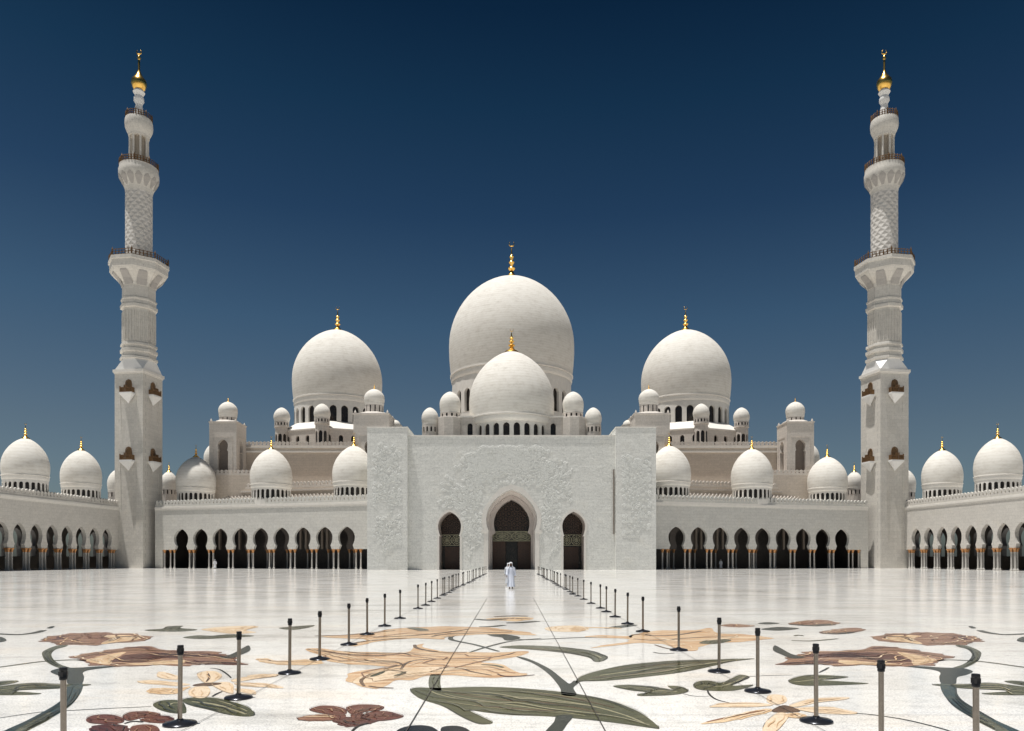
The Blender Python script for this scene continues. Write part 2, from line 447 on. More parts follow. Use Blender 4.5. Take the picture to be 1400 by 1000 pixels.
def add_dome(parent, cx, cy, zbase, r0, rm, zring, zw, za, rdrum, nwin, wz0, wz1, ww, fh, fw, ring=0.35, panes=False,
             seg=48, mdrum='trim', fin=True, name='dome', label=None, q=0.62):
    bm = B(); lathe(bm, dome_prof(r0, rm, zring, zw, za, q=q), cx, cy, seg, cap=True)
    d = obj(name, bm, M['dome'], parent, True, origin=(cx, cy, zring))
    if label: d['label'] = label
    # moulded ring between shell and drum
    bm = B()
    lathe(bm, [(rdrum + 0.02, zring - ring * 2.6), (rdrum + 0.4 * (r0 - rdrum), zring - ring * 2.5), (rdrum + 0.9 * (r0 - rdrum), zring - ring * 1.9), (r0, zring - ring * 1.7), (r0, zring - ring * 0.7), (r0 - 0.15 * ring, zring - ring * 0.6), (r0 + ring * 0.28, zring - ring * 0.45), (r0 + ring * 0.28, zring - ring * 0.1), (r0 + ring * 0.05, zring), (r0 * 0.9, zring + 0.01)], cx, cy, seg, cap=False)
    obj('cornice', bm, M['trim'], d, True)
    bm = B()
    zt = zring - ring * 2.4
    def mp(u, z, dd): return (cx + (rdrum - dd) * math.cos(u), cy + (rdrum - dd) * math.sin(u), z)
    da = 2 * PI / nwin
    for k in range(nwin):
        u = k * da + da / 2 - PI / 2
        pr = roundarch(wz0, ww / rdrum, wz1 - ww * 1.1, wz1, 5)
        arch_panel(bm, mp, u - da / 2, u + da / 2, zbase, zt, u, pr, 0, rdrum * 0.045)
    obj('drum', bm, M[mdrum], d)
    if panes:
        bm = B()
        pr = roundarch(wz0 - 0.05, ww * 1.12, wz1 - ww * 1.1, wz1 + 0.1, 5)
        rr = rdrum * 0.95
        arch_fill(bm, lambda u, z, dd: (cx + u, cy - rr + 0.01, z), 0, pr, 0)
        w0 = obj('window', bm, M['glass'], d, origin=(cx, cy, zring))
        for k in range(nwin):
            w = w0 if k == 0 else w0.copy()
            if k: COL.objects.link(w)
            w.rotation_euler.z = k * da + da / 2
        bm = B(); lathe(bm, [(rr * 0.985, zbase), (rr * 0.985, zt)], cx, cy, 32, cap=False)
        obj('drum_lining', bm, M['inside'], d, True)
    else:
        bm = B(); lathe(bm, [(rdrum * 0.94, zbase), (rdrum * 0.94, zt)], cx, cy, 24, cap=False)
        obj('drum_lining', bm, M['glass'], d, True)
    if fin: obj('finial', finial_bm(cx, cy, za - 0.02 * rm, fh, fw), M['gold'], d, True)
    return d


# ------------------------------------------------------------------ setting
def setting():
    bm = B(); face(bm, [(-4000, -300, -0.06), (4000, -300, -0.06), (4000, 6000, -0.06), (-4000, 6000, -0.06)])
    g = obj('ground', bm, M['groundm']); g['kind'] = 'structure'
    bm = B(); face(bm, [(-120, -20, 0), (120, -20, 0), (120, 170, 0), (-120, 170, 0)])
    p = obj('plaza', bm, M['plaza']); p['kind'] = 'structure'
    return p


plaza = setting()


def smooth_loop(pts, closed=True, n=5):
    out = []; L = len(pts)
    rng = range(L) if closed else range(L - 1)
    for i in rng:
        p0 = pts[(i - 1) % L] if closed or i > 0 else pts[i]
        p1, p2 = pts[i], pts[(i + 1) % L]
        p3 = pts[(i + 2) % L] if closed or i + 2 < L else p2
        for k in range(n):
            t = k / n
            out.append(tuple(0.5 * (2 * b + (c - a) * t + (2 * a - 5 * b + 4 * c - d) * t * t + (3 * b - a - 3 * c + d) * t ** 3) for a, b, c, d in zip(p0, p1, p2, p3)))
    if not closed: out.append(tuple(pts[-1]))
    return out


VEINS = {'i_red': ('i_dkred', 'i_brown', 'i_brown'), 'i_brown': ('i_dkred', 'i_cream', 'i_orange', 'i_red', 'i_cream', 'i_pale'), 'i_orange': ('i_brown', 'i_pale', 'i_cream', 'i_pale', 'i_brown', 'i_line'),
         'i_pale': ('i_cream', 'i_cream'), 'i_cream': ('i_orange', 'i_pale', 'i_pale'), 'i_green': ('i_dkgreen', 'i_vein', 'i_dkgreen', 'i_sage'), 'i_sage': ('i_dkgreen', 'i_green'),
         'i_dkred': ('i_black', 'i_red'), 'i_teal': ('i_dkgreen', 'i_black')}


def detail(loop, mat, key, extra):
    """cut lines and veins that run along a petal or leaf between its tips"""
    if mat not in VEINS: return
    rj = random.Random(key * 31 + int(abs(loop[0][0] * 57 + loop[0][1] * 91)))
    c = Vector((sum(p[0] for p in loop) / len(loop), sum(p[1] for p in loop) / len(loop)))
    far = max(loop, key=lambda p: (Vector(p) - c).length); ax = (Vector(far) - c).normalized(); pe = Vector((-ax.y, ax.x))
    q = [((Vector(p) - c).dot(ax), (Vector(p) - c).dot(pe)) for p in loop]
    t0, t1 = min(p[0] for p in q), max(p[0] for p in q)
    wid = max(p[1] for p in q) - min(p[1] for p in q)
    nst = 28; spans = []
    for i in range(1, nst):
        t = t0 + (t1 - t0) * i / nst; hits = []
        for a, b in zip(q, q[1:] + q[:1]):
            if (a[0] - t) * (b[0] - t) < 0: hits.append(a[1] + (b[1] - a[1]) * (t - a[0]) / (b[0] - a[0]))
        hits.sort()
        if len(hits) >= 2:
            k = max(range(0, len(hits) - 1, 2), key=lambda j: hits[j + 1] - hits[j]); spans.append((t, hits[k], hits[k + 1]))
    n = max(2, min(7, int(wid / 0.11)))
    for j in range(n):
        f = (j + rj.uniform(.25, .75)) / n
        i0 = rj.randint(0, len(spans) // 3); i1 = rj.randint(2 * len(spans) // 3, len(spans))
        ph, am = rj.uniform(0, 6), rj.uniform(.02, .07)
        pl = []
        for i in range(i0, i1):
            t, a, b = spans[i]; g = min(.96, max(.04, f + am * math.sin(ph + i * .55)))
            if pl and abs((a + (b - a) * g) - lastv) > wid * .35: break
            lastv = a + (b - a) * g
            p = c + ax * t + pe * lastv; pl.append((p.x, p.y))
        if len(pl) > 3: extra.append((rj.choice(VEINS[mat]), pl, max(.007, min(.04, wid / n * rj.uniform(.08, .26)))))
    if mat in ('i_red', 'i_green', 'i_brown', 'i_pale'):
        e = 'i_dkgreen' if mat in ('i_green', 'i_sage', 'i_teal') else ('i_dkred' if mat in ('i_red', 'i_brown') else 'i_cream')
        L = len(loop); k = 0
        while k < L:
            m = rj.randint(6, 16); extra.append((e, [loop[(k + i) % L] for i in range(m)], min(.012, wid * .025))); k += m + rj.randint(0, 5)


def inlay(name, shapes, mirror=False, label=None):
    """one inlaid motif: each shape is ('poly'|'line', material, points in photo pixels on the paving, line width)"""
    bm = B(); mats = []; extra = []
    for layer, sh in enumerate(shapes):
        kind, mat, pts = sh[0], sh[1], sh[2]
        if mirror: pts = [(2 * CX - x, y) for x, y in pts]
        if mat not in mats: mats.append(mat)
        mi = mats.index(mat)
        z = 0.004 + 0.0004 * layer
        w = [Vector(GP(x, y)) for x, y in pts]
        w = [(v.x, v.y) for v in w]
        if kind == 'poly':
            loop = smooth_loop(w)
            if mat in ('i_brown', 'i_orange', 'i_cream', 'i_dkred'):
                rj = random.Random(len(loop) * 7 + int(abs(loop[0][0]) * 100)); ph = [rj.uniform(0, 6.28) for _ in range(4)]
                cxm = sum(p[0] for p in loop) / len(loop); cym = sum(p[1] for p in loop) / len(loop)
                L_ = len(loop); new = []
                span = max(p[0] for p in loop) - min(p[0] for p in loop)
                for i_, (x, y) in enumerate(loop):
                    d = Vector((x - cxm, y - cym)); d = d.normalized() if d.length > 1e-6 else d
                    u_ = 2 * PI * i_ / L_
                    amp = min(0.07, span * 0.02) * (math.sin(9 * u_ + ph[0]) + .7 * math.sin(17 * u_ + ph[1]) + .5 * math.sin(31 * u_ + ph[2]))
                    new.append((x + d.x * amp, y + d.y * amp))
                loop = new
            detail(loop, mat, len(w), extra)
            vs = [bm.verts.new((x, y, z)) for x, y in loop]
            es = [bm.edges.new((vs[i], vs[(i + 1) % len(vs)])) for i in range(len(vs))]
            r = bmesh.ops.triangle_fill(bm, edges=es, use_beauty=True, use_dissolve=False)
            for f in r['geom']:
                if isinstance(f, bmesh.types.BMFace): f.material_index = mi
        else:
            lw = sh[3]
            pl = [Vector(p) for p in smooth_loop(w, False)]
            prev = None
            for i, p in enumerate(pl):
                t = (pl[min(i + 1, len(pl) - 1)] - pl[max(i - 1, 0)]).normalized()
                n = Vector((-t.y, t.x))
                s = i / (len(pl) - 1)
                ww = lw * (0.35 + 0.65 * math.sin(PI * min(1, max(0, 0.12 + 0.76 * s)))) / 2
                a = bm.verts.new((*(p + n * ww), z)); b = bm.verts.new((*(p - n * ww), z))
                if prev: bm.faces.new([prev[0], a, b, prev[1]]).material_index = mi
                prev = (a, b)
    for m_, pl_, lw_ in extra:
        if m_ not in mats: mats.append(m_)
        mi = mats.index(m_); prev = None; z = 0.0142; npl = len(pl_)
        pl_ = [Vector(p) for p in pl_]
        for i, p in enumerate(pl_):
            t = (pl_[min(i + 1, npl - 1)] - pl_[max(i - 1, 0)])
            if t.length < 1e-6: continue
            t.normalize(); n = Vector((-t.y, t.x)); s = i / max(1, npl - 1)
            ww = lw_ * (0.3 + 0.7 * math.sin(PI * (0.08 + 0.84 * s))) / 2
            a = bm.verts.new((*(p + n * ww), z)); b = bm.verts.new((*(p - n * ww), z))
            if prev: bm.faces.new([prev[0], a, b, prev[1]]).material_index = mi
            prev = (a, b)
    me_mats = [M[k] for k in mats]
    for f in bm.faces:
        if f.normal.z < 0: f.normal_flip()
    o = obj(name, bm, me_mats, plaza)
    if label: o['label'] = label
    return o


def inlays():
    P, L = 'poly', 'line'
    inlay('flower_inlay', [(P, 'i_red', [(423, 971), (437, 965.6), (456, 965.6), (470, 969), (473.6, 976), (462, 977.6), (440, 976)]),
        (P, 'i_red', [(473.6, 968), (488, 964), (512, 964), (525, 967), (518, 972), (501, 973.6), (486, 977.6), (478, 976)]),
        (P, 'i_red', [(494, 982), (504, 974.5), (528, 972.8), (549, 978.5), (549, 981.6), (533, 985), (513.6, 986.4), (497.6, 984.8)]),
        (P, 'i_dkred', [(454, 984), (472, 981), (496, 982), (517, 986.4), (501, 991), (483, 994.4), (469, 993.6), (459, 989)]),
        (P, 'i_brown', [(407, 982.4), (424, 978.4), (449.6, 977.6), (459, 981), (453, 985.6), (433.6, 986.4), (411, 985.6)]),
        (P, 'i_red', [(449, 978), (466, 976), (473, 979), (468, 984), (455, 984)]),
        (P, 'i_red', [(480, 978), (492, 975), (498, 978), (494, 984), (482, 983)]),
        (L, 'i_line', [(428, 970), (450, 970), (470, 974)], 0.03), (L, 'i_line', [(520, 967), (500, 970), (482, 976)], 0.03), (L, 'i_line', [(545, 980), (520, 980), (498, 983)], 0.03),
        (L, 'i_line', [(462, 988), (480, 986), (500, 985)], 0.04),
        (L, 'i_black', [(480, 1002), (489, 994), (504, 989.6)], 0.04)], label='dark red five-petalled flower inlaid in the white paving')
    inlay('flower_inlay', [(P, 'i_red', [(117.6, 984), (128, 978.4), (152, 977.6), (168, 982.4), (166, 989), (144, 990.4), (123, 989)]),
        (P, 'i_red', [(168, 980), (178, 974), (196, 973), (212, 974.4), (219, 977.6), (212, 981.6), (196, 982), (175, 986)]),
        (P, 'i_red', [(192, 984), (220, 979), (237.6, 982.4), (233, 989), (212, 989), (198, 987.4)]),
        (P, 'i_dkred', [(123, 995), (144, 991), (168, 992), (176, 997), (172, 1006), (130, 1006)]),
        (P, 'i_red', [(180, 994), (201, 991), (215, 994.4), (217, 1002), (200, 1008), (180, 1004)]),
        (L, 'i_line', [(122, 984), (145, 984), (166, 986)], 0.03), (L, 'i_line', [(215, 977), (195, 978), (176, 984)], 0.03), (L, 'i_line', [(233, 984), (215, 984), (196, 986)], 0.03),
        (L, 'i_black', [(170, 990), (182, 987), (196, 988)], 0.05)])
    inlay('leaf_inlay', [(P, 'i_green', [(209, 964), (220, 958.4), (241, 957.6), (250, 961.6), (255, 973), (249, 976), (233, 975), (217, 970.4)]),
        (P, 'i_green', [(249, 958.4), (260, 954.4), (292, 954.4), (317.6, 960), (337, 966.4), (347, 974.4), (346, 979), (332, 980), (308, 976.8), (284, 970.4), (260, 964.8)]),
        (L, 'i_vein', [(262, 960), (290, 963), (320, 971), (336, 977)], 0.06), (L, 'i_vein', [(230, 966), (236, 962), (246, 962)], 0.04), (L, 'i_vein', [(296, 958), (320, 965), (338, 973)], 0.03)])
    inlay('flower_inlay', [(P, 'i_pale', [(188, 932), (204, 930.4), (228, 932), (260, 936), (244, 938.4), (220, 936.8), (196, 935)]),
        (P, 'i_pale', [(215, 921.6), (221.6, 919), (244, 925), (241, 930), (218, 927)]),
        (P, 'i_pale', [(269.6, 923), (279, 918.4), (295, 918.4), (303, 925), (292, 933), (279, 933.6)]),
        (P, 'i_cream', [(201, 947), (207, 942), (228, 941), (242, 942), (260, 939), (241, 949), (212, 949)]),
        (P, 'i_pale', [(258, 950), (263, 941), (282, 939), (287, 945.6), (282, 953.6), (270, 955)]),
        (P, 'i_pale', [(290, 936), (308, 933), (317.6, 936), (319, 944), (317, 949), (301.6, 944)]),
        (P, 'i_pale', [(316, 931), (330, 927), (375, 922.4), (377, 925), (348, 929), (324, 933)]),
        (P, 'i_pale', [(322, 934.4), (356, 935), (378, 939), (356, 940), (328, 938)]),
        (P, 'i_pale', [(322, 942), (345, 944), (349.6, 949.6), (340, 949), (325, 945.6)]),
        (P, 'i_line', [(263, 937.6), (279, 934.4), (301.6, 934.4), (298, 937), (276, 939)]),
        (L, 'i_black', [(287, 914), (300, 916), (310, 922), (316, 927.5)], 0.035), (L, 'i_black', [(290, 953), (297, 949), (304, 946)], 0.04),
        (L, 'i_line', [(282, 933), (286, 927), (284, 921)], 0.04)], label='pale peach lily inlaid between the stanchions')
    # the great brown blooms, a pair mirrored about the walkway
    for mir in (False, True):
        inlay('flower_inlay', [(P, 'i_brown', [(100, 899), (112, 894.4), (136, 891), (160, 888), (174, 885), (200, 884), (220, 888), (244, 889.6), (292, 892), (308, 894.4), (312, 897), (322, 902), (338, 908.5), (316, 909.5), (292, 908.5), (270, 909), (252, 911), (212, 910.4), (180, 911), (152, 912), (133, 910.4), (120, 906.4), (102, 901.6)]),
            (P, 'i_cream', [(118, 903), (144, 896), (172, 892), (155, 902), (150, 909), (134, 908)]),
            (P, 'i_cream', [(172, 908), (205, 906), (250, 902.5), (246, 908), (205, 909.6)]),
            (P, 'i_dkred', [(153, 904), (168, 897.6), (200, 893), (220, 892.8), (250, 893), (292, 895), (305, 896), (292, 898.4), (252, 899), (212, 901.6), (196, 905.6), (170, 906)]),
            (P, 'i_dkred', [(252, 906), (276, 904), (308, 905.6), (334, 909), (292, 909), (270, 908.8)]),
            (P, 'i_dkgreen', [(298, 899), (316, 895), (332, 886.4), (340, 883), (342, 889.6), (329, 896), (316, 900.8)]),
            (L, 'i_dkred', [(172, 886.6), (190, 885.5), (206, 887.5)], 0.22), (L, 'i_line', [(104, 900), (140, 893.5), (180, 889.5), (240, 891)], 0.10)], mir)
        inlay('flower_inlay', [(P, 'i_brown', [(54, 876), (67, 871), (86, 868), (102, 866), (138, 865), (160, 866.4), (184, 867), (205, 871), (192, 877.6), (160, 879), (136, 882.4), (112, 882.4), (80, 881.6), (67, 878.4)]),
            (P, 'i_cream', [(140, 870), (160, 868.5), (184, 870), (192, 874), (164, 878), (138, 881), (150, 874)]),
            (L, 'i_dkred', [(62, 876), (82, 874), (86, 870), (120, 869)], 0.2), (L, 'i_line', [(150, 877), (166, 871), (196, 871)], 0.2), (L, 'i_line', [(70, 879), (100, 880), (130, 880)], 0.18)], mir)
        inlay('stem_inlay', [(P, 'i_sage', [(92, 882), (80, 882.8), (70, 885.6), (59, 891), (57.6, 896), (62, 904), (72, 910.4), (86, 915), (96, 913.5), (83, 909), (73.6, 902.4), (70.4, 894.4), (77, 888), (90, 884.5)]),
            (P, 'i_dkgreen', [(69, 918.4), (80, 914.4), (90, 913.6), (112, 913), (136, 911.5), (160, 911.6), (125, 916), (113.6, 920), (115, 926.4), (111, 935.5), (93, 935.5), (90, 926.4), (77, 923)]),
            (P, 'i_teal', [(112, 934.4), (112, 944), (104, 957), (93, 968), (72, 981), (37, 1000), (14, 1014), (-14, 1012), (5, 1000), (40, 984), (77, 963), (90, 950), (93, 939)]),
            (P, 'i_sage', [(72, 981), (37, 1000), (20, 1008), (14, 1004), (40, 988), (66, 974)])], mir)
        inlay('leaf_inlay', [(P, 'i_green', [(-10, 934), (13, 931), (26, 932), (10, 936), (-10, 938.5)]),
            (P, 'i_green', [(-20, 940), (0, 939), (24, 936), (48, 934.4), (77, 936), (125, 936.2), (96, 940.5), (69, 942.4), (32, 944), (18, 945.6), (40, 947), (57, 948.8), (40, 950.4), (0, 951), (-20, 950)]),
            (L, 'i_vein', [(0, 944), (40, 939), (90, 937.5)], 0.05)], mir)
        inlay('vine_inlay', [(L, 'i_sage', [(-20, 914), (0, 912.5), (56, 905), (100, 902.6), (118, 904)], 0.13)], mir)
        inlay('vine_inlay', [(L, 'i_dkgreen', [(-10, 866.5), (20, 868), (34, 867.4), (50, 865), (60, 862)], 0.28), (P, 'i_dkgreen', [(64, 859), (70, 856.6), (75, 857), (70, 859.5)])], mir)
        inlay('leaf_inlay', [(P, 'i_dkgreen', [(-20, 874), (-4, 871), (4, 872), (9, 876), (0, 878.5), (-16, 878)])], mir)
    inlay('vine_inlay', [(L, 'i_dkgreen', [(-10, 983.5), (48, 975), (70, 972.6), (93, 972), (150, 969), (207, 966.5)], 0.035)])
    inlay('vine_inlay', [(L, 'i_dkgreen', [(1168, 975.4), (1195, 978), (1240, 985), (1292, 998), (1310, 1006)], 0.045)])
    inlay('leaf_inlay', [(P, 'i_sage', [(199, 861.6), (221.6, 860), (228, 857), (250, 856), (247, 859), (269.6, 861), (260, 863), (236, 864), (204, 863)])])
    inlay('leaf_inlay', [(P, 'i_sage', [(250, 872), (270, 869), (292, 869.6), (316, 867.6), (348, 870), (292, 873.6), (270, 874)])])
    inlay('flower_inlay', [(P, 'i_pale', [(276, 861), (300, 857.6), (340, 856), (353, 857.6), (336, 862), (350, 865), (321, 867), (292, 864)]), (L, 'i_cream', [(285, 861), (320, 860), (350, 857.6)], 0.2)])
    inlay('leaf_inlay', [(P, 'i_sage', [(381, 859), (400, 857), (429, 855), (424, 858), (400, 861.6)])])
    inlay('flower_inlay', [(P, 'i_cream', [(349, 902), (366, 900.6), (379, 904), (421, 902), (440, 904), (437, 908.5), (400, 909.6), (368, 907.5)]), (L, 'i_line', [(352, 902), (366, 903), (380, 905), (430, 904)], 0.06)])
    inlay('flower_inlay', [(P, 'i_pale', [(338, 924.6), (358, 922), (377, 923), (376, 925.4), (350, 928)]), (P, 'i_pale', [(352, 934), (372, 936), (388, 941), (370, 941), (352, 937)])])
    # great peach bloom across the walkway
    inlay('flower_inlay', [
        (P, 'i_orange', [(417, 888), (440, 887), (470, 891), (520, 892), (548, 893.6), (562, 890), (567, 884), (580, 879.6), (578, 885), (600, 890.4), (640, 892.4), (690, 892), (715, 890.6), (716, 895), (690, 901), (662, 905), (690, 909), (700, 919), (722, 922), (690, 926.5), (660, 927.6), (622, 923), (590, 923.6), (565, 930), (540, 931.5), (530, 937), (508, 941), (484, 937), (472, 930), (476, 922), (502, 916), (528, 913), (500, 910), (470, 908), (455, 904), (440, 900), (430, 894)]),
        (P, 'i_orange', [(428, 869.6), (470, 869), (500, 865.5), (540, 860), (600, 857), (650, 857.4), (690, 861), (730, 866), (728, 869), (690, 867.5), (650, 868), (628, 869.5), (612, 871.5), (600, 874), (560, 873.6), (520, 877), (500, 881), (485, 884), (478, 881), (500, 874.6), (470, 873)]),
        (P, 'i_pale', [(482, 934), (492, 926), (520, 917), (560, 914), (600, 912), (640, 914), (600, 919), (562, 925), (530, 929), (506, 934)]),
        (L, 'i_line', [(548, 916), (556, 907), (575, 902.4), (620, 901.4), (660, 900.6), (690, 896.4), (704, 892.6)], 0.09),
        (L, 'i_line', [(498, 939), (494, 931), (504, 924), (530, 917), (548, 914)], 0.08),
        (P, 'i_green', [(506, 925.6), (514, 921), (526, 918), (524, 921), (512, 925.4)]), (P, 'i_green', [(538, 924.5), (546, 921.5), (552, 918.4), (556, 919), (551, 922), (543, 924.5)]),
        (L, 'i_line', [(504, 938.5), (516, 940.4), (538, 941.4)], 0.08),
        (L, 'i_line', [(567, 882), (570, 886.5), (590, 891), (615, 892.6), (638, 892.4)], 0.12),
        (L, 'i_line', [(470, 891), (500, 894), (545, 893.4), (562, 896.4)], 0.09), (L, 'i_line', [(420, 888), (446, 891.5), (480, 896), (528, 897.6)], 0.10),
        (L, 'i_line', [(462, 905), (500, 904), (540, 905.4), (552, 911)], 0.06), (L, 'i_line', [(600, 913.6), (630, 914.6), (645, 919), (672, 924)], 0.06),
        (L, 'i_sage', [(658, 909.4), (676, 910.4), (688, 913.4)], 0.10), (L, 'i_dkred', [(680, 922.4), (692, 925.6), (712, 925), (731, 923.4)], 0.06),
        (L, 'i_line', [(510, 872), (560, 869.6), (604, 866), (640, 861)], 0.14), (L, 'i_line', [(480, 880.5), (510, 876), (556, 872.8)], 0.12),
        (L, 'i_sage', [(560, 858.6), (574, 861), (580, 863)], 0.4), (L, 'i_line', [(590, 871), (606, 868), (640, 866.4), (700, 864.5)], 0.12),
        (L, 'i_line', [(430, 870), (480, 868.4), (540, 862.6)], 0.1)], label='big peach and brown bloom inlaid across the walkway')
    inlay('vine_inlay', [(L, 'i_dkgreen', [(632, 868), (618, 870.5), (617, 874.6), (630, 878), (650, 882), (682, 891)], 0.14), (L, 'i_dkgreen', [(642, 892.6), (662, 886), (696, 877.6), (740, 873)], 0.10)])
    inlay('leaf_inlay', [(P, 'i_dkgreen', [(666, 867), (685, 867), (706, 870), (711, 873), (700, 876), (690, 875.4), (686, 872), (672, 870)]), (L, 'i_dkgreen', [(700, 873), (720, 875), (780, 872.6), (830, 871)], 0.12)])
    inlay('flower_inlay', [(P, 'i_cream', [(664, 846.5), (690, 844.6), (716, 844), (730, 846.4), (706, 850), (690, 849)]), (L, 'i_dkgreen', [(650, 846.6), (668, 848.2), (692, 847)], 0.35), (L, 'i_dkgreen', [(692, 852), (712, 851.6), (736, 849.6)], 0.4), (L, 'i_line', [(676, 843.6), (700, 842.4), (722, 842.8)], 0.3), (L, 'i_line', [(672, 847), (700, 846), (726, 846.6)], 0.25)])
    inlay('vine_inlay', [(L, 'i_dkgreen', [(655, 857.5), (672, 857), (690, 855)], 0.3)])
    inlay('leaf_inlay', [(P, 'i_sage', [(683, 885), (702, 883), (730, 883), (770, 885), (806, 890), (827, 896), (831, 900), (822, 905), (813, 905), (803, 899), (774, 893.4), (730, 889), (694, 886.6)]),
        (L, 'i_vein', [(716, 886), (770, 889), (806, 894), (822, 900)], 0.08), (L, 'i_line', [(720, 887), (768, 891), (800, 896)], 0.06)])
    inlay('stem_inlay', [(P, 'i_dkgreen', [(706, 898), (722, 901), (750, 914), (772, 931), (779, 935), (785, 931), (791, 934), (784, 941), (788, 951), (769, 951), (765, 940), (750, 922), (730, 908), (712, 901)]),
        (P, 'i_dkgreen', [(762, 979), (783, 979), (776, 990), (764, 1004), (744, 1004), (757, 988)])])
    inlay('leaf_inlay', [(P, 'i_green', [(787, 934), (795, 925), (820, 917), (860, 909), (920, 904), (980, 902), (1032, 900.8), (1000, 905), (970, 912), (930, 920), (880, 926), (830, 931), (797, 932)]),
        (L, 'i_vein', [(820, 924), (880, 916), (960, 908), (1000, 904)], 0.06), (L, 'i_line', [(810, 927), (880, 921), (950, 911)], 0.06), (L, 'i_line', [(840, 915), (900, 910), (980, 904.6)], 0.05)])
    inlay('leaf_inlay', [(P, 'i_green', [(561, 945), (570, 940.5), (600, 941), (660, 939.5), (720, 942), (780, 948), (830, 957), (868, 971), (890, 985), (901, 996), (890, 995.6), (850, 990), (800, 984), (750, 980), (700, 978), (664, 974.5), (642, 971.6), (656, 979), (673, 987.5), (668, 990.5), (652, 989.6), (630, 980), (605, 966), (575, 956)]),
        (L, 'i_vein', [(588, 944), (600, 950), (640, 958), (690, 963), (740, 970), (800, 979)], 0.035), (L, 'i_vein', [(604, 944), (660, 951), (730, 955), (800, 964), (850, 977), (880, 989)], 0.045),
        (L, 'i_line', [(620, 948), (680, 957), (750, 962), (820, 975)], 0.05), (L, 'i_vein', [(660, 944), (740, 948), (800, 957)], 0.025), (L, 'i_line', [(650, 965), (700, 969), (760, 973)], 0.05), (L, 'i_line', [(700, 946), (770, 953), (840, 968)], 0.04),
        (L, 'i_vein', [(612, 960), (660, 967), (720, 972), (770, 976)], 0.025)], label='long ribbed dark green leaf inlaid across the walkway')
    inlay('stem_inlay', [(P, 'i_sage', [(589, 923), (596, 922.6), (602, 923.4), (602, 934), (603, 945), (594, 944), (587, 941), (586, 931)]), (L, 'i_sage', [(592, 941), (595, 933), (592, 925)], 0.05)])
    inlay('leaf_inlay', [(P, 'i_green', [(838, 938.6), (860, 937), (905, 941), (920, 944), (913, 938.4), (930, 939), (941, 944), (935, 948), (915, 951), (875, 952), (874, 949), (885, 947), (860, 944)]), (L, 'i_vein', [(850, 940), (890, 944), (926, 946)], 0.05)])
    inlay('leaf_inlay', [(P, 'i_green', [(948, 938), (955, 932), (970, 931), (985, 934), (1000, 928), (1012, 923), (1025, 926), (1013, 932), (1002, 938), (1029, 936.6), (1020, 941), (1000, 945), (975, 945), (955, 943)]), (L, 'i_vein', [(962, 938), (990, 938), (1016, 926)], 0.05),
        (L, 'i_black', [(967, 943), (970, 950), (980, 957), (999, 962)], 0.035), (L, 'i_dkgreen', [(934, 949), (950, 952.4), (970, 952.6)], 0.02)])
    inlay('flower_inlay', [(P, 'i_pale', [(1048, 958), (1052, 951), (1063, 950), (1074, 953), (1075, 960), (1062, 964), (1052, 962)]),
        (P, 'i_pale', [(970, 967), (990, 962), (1040, 962), (1056, 965), (1020, 967.6), (985, 967.4)]),
        (P, 'i_cream', [(958, 990), (985, 984), (1020, 974), (1050, 969.6), (1056, 973), (1020, 982), (990, 988)]),
        (P, 'i_pale', [(1043, 996), (1050, 985), (1065, 975), (1078, 978), (1073, 988), (1060, 1001), (1045, 1004)]),
        (P, 'i_pale', [(1080, 965), (1110, 956), (1158, 954), (1155, 957), (1120, 961), (1090, 967)]),
        (P, 'i_pale', [(1088, 969), (1130, 967), (1155, 971), (1172, 976), (1150, 977.4), (1110, 974.6)]),
        (P, 'i_cream', [(1072, 978), (1090, 975), (1104, 980), (1095, 982.6), (1080, 981.6)]),
        (P, 'i_line', [(1055, 972), (1070, 965), (1085, 968), (1094, 973), (1080, 974.6), (1062, 974.6)]),
        (L, 'i_brown', [(966, 988), (1000, 980.5), (1046, 971.6)], 0.05)])
    inlay('leaf_inlay', [(P, 'i_green', [(1078, 932), (1090, 926), (1110, 923), (1140, 924), (1160, 926), (1140, 929), (1122, 930), (1150, 932), (1188, 935), (1150, 937), (1110, 938), (1090, 937)]), (L, 'i_vein', [(1086, 933), (1120, 929), (1150, 926.4)], 0.04), (L, 'i_black', [(1120, 920), (1128, 916), (1133, 913)], 0.05)])
    inlay('vine_inlay', [(L, 'i_dkgreen', [(1016, 926), (1050, 924), (1084, 923.4)], 0.03)])
    inlay('flower_inlay', [(P, 'i_orange', [(872, 867), (905, 862), (950, 862), (970, 859), (985, 866), (1020, 868), (1058, 873.4), (1020, 877), (980, 880), (960, 885), (945, 890), (925, 888), (905, 880.6), (872, 879.6), (850, 882), (812, 886), (820, 883), (860, 877.6), (856, 874), (800, 871.4), (822, 869), (858, 869.6)]),
        (L, 'i_line', [(880, 869), (920, 869), (960, 863)], 0.16), (L, 'i_line', [(866, 874), (900, 876), (950, 872), (1010, 871)], 0.14), (P, 'i_sage', [(956, 879), (975, 874), (1000, 875.4), (985, 880), (966, 881)]),
        (L, 'i_pale', [(900, 873), (940, 877), (1000, 872.4), (1050, 873)], 0.2), (L, 'i_line', [(895, 882), (912, 887), (930, 889)], 0.08)])
    inlay('flower_inlay', [(P, 'i_pale', [(745, 859), (770, 856), (792, 856), (806, 860), (790, 864), (756, 863.6)]), (P, 'i_cream', [(778, 860), (790, 857.6), (800, 860), (790, 864.6)]), (L, 'i_cream', [(800, 858), (824, 858.6), (850, 859.6)], 0.3)])
    inlay('leaf_inlay', [(P, 'i_dkgreen', [(826, 859.4), (840, 856.6), (860, 854.6), (872, 855), (858, 857.6), (840, 859.6)])])
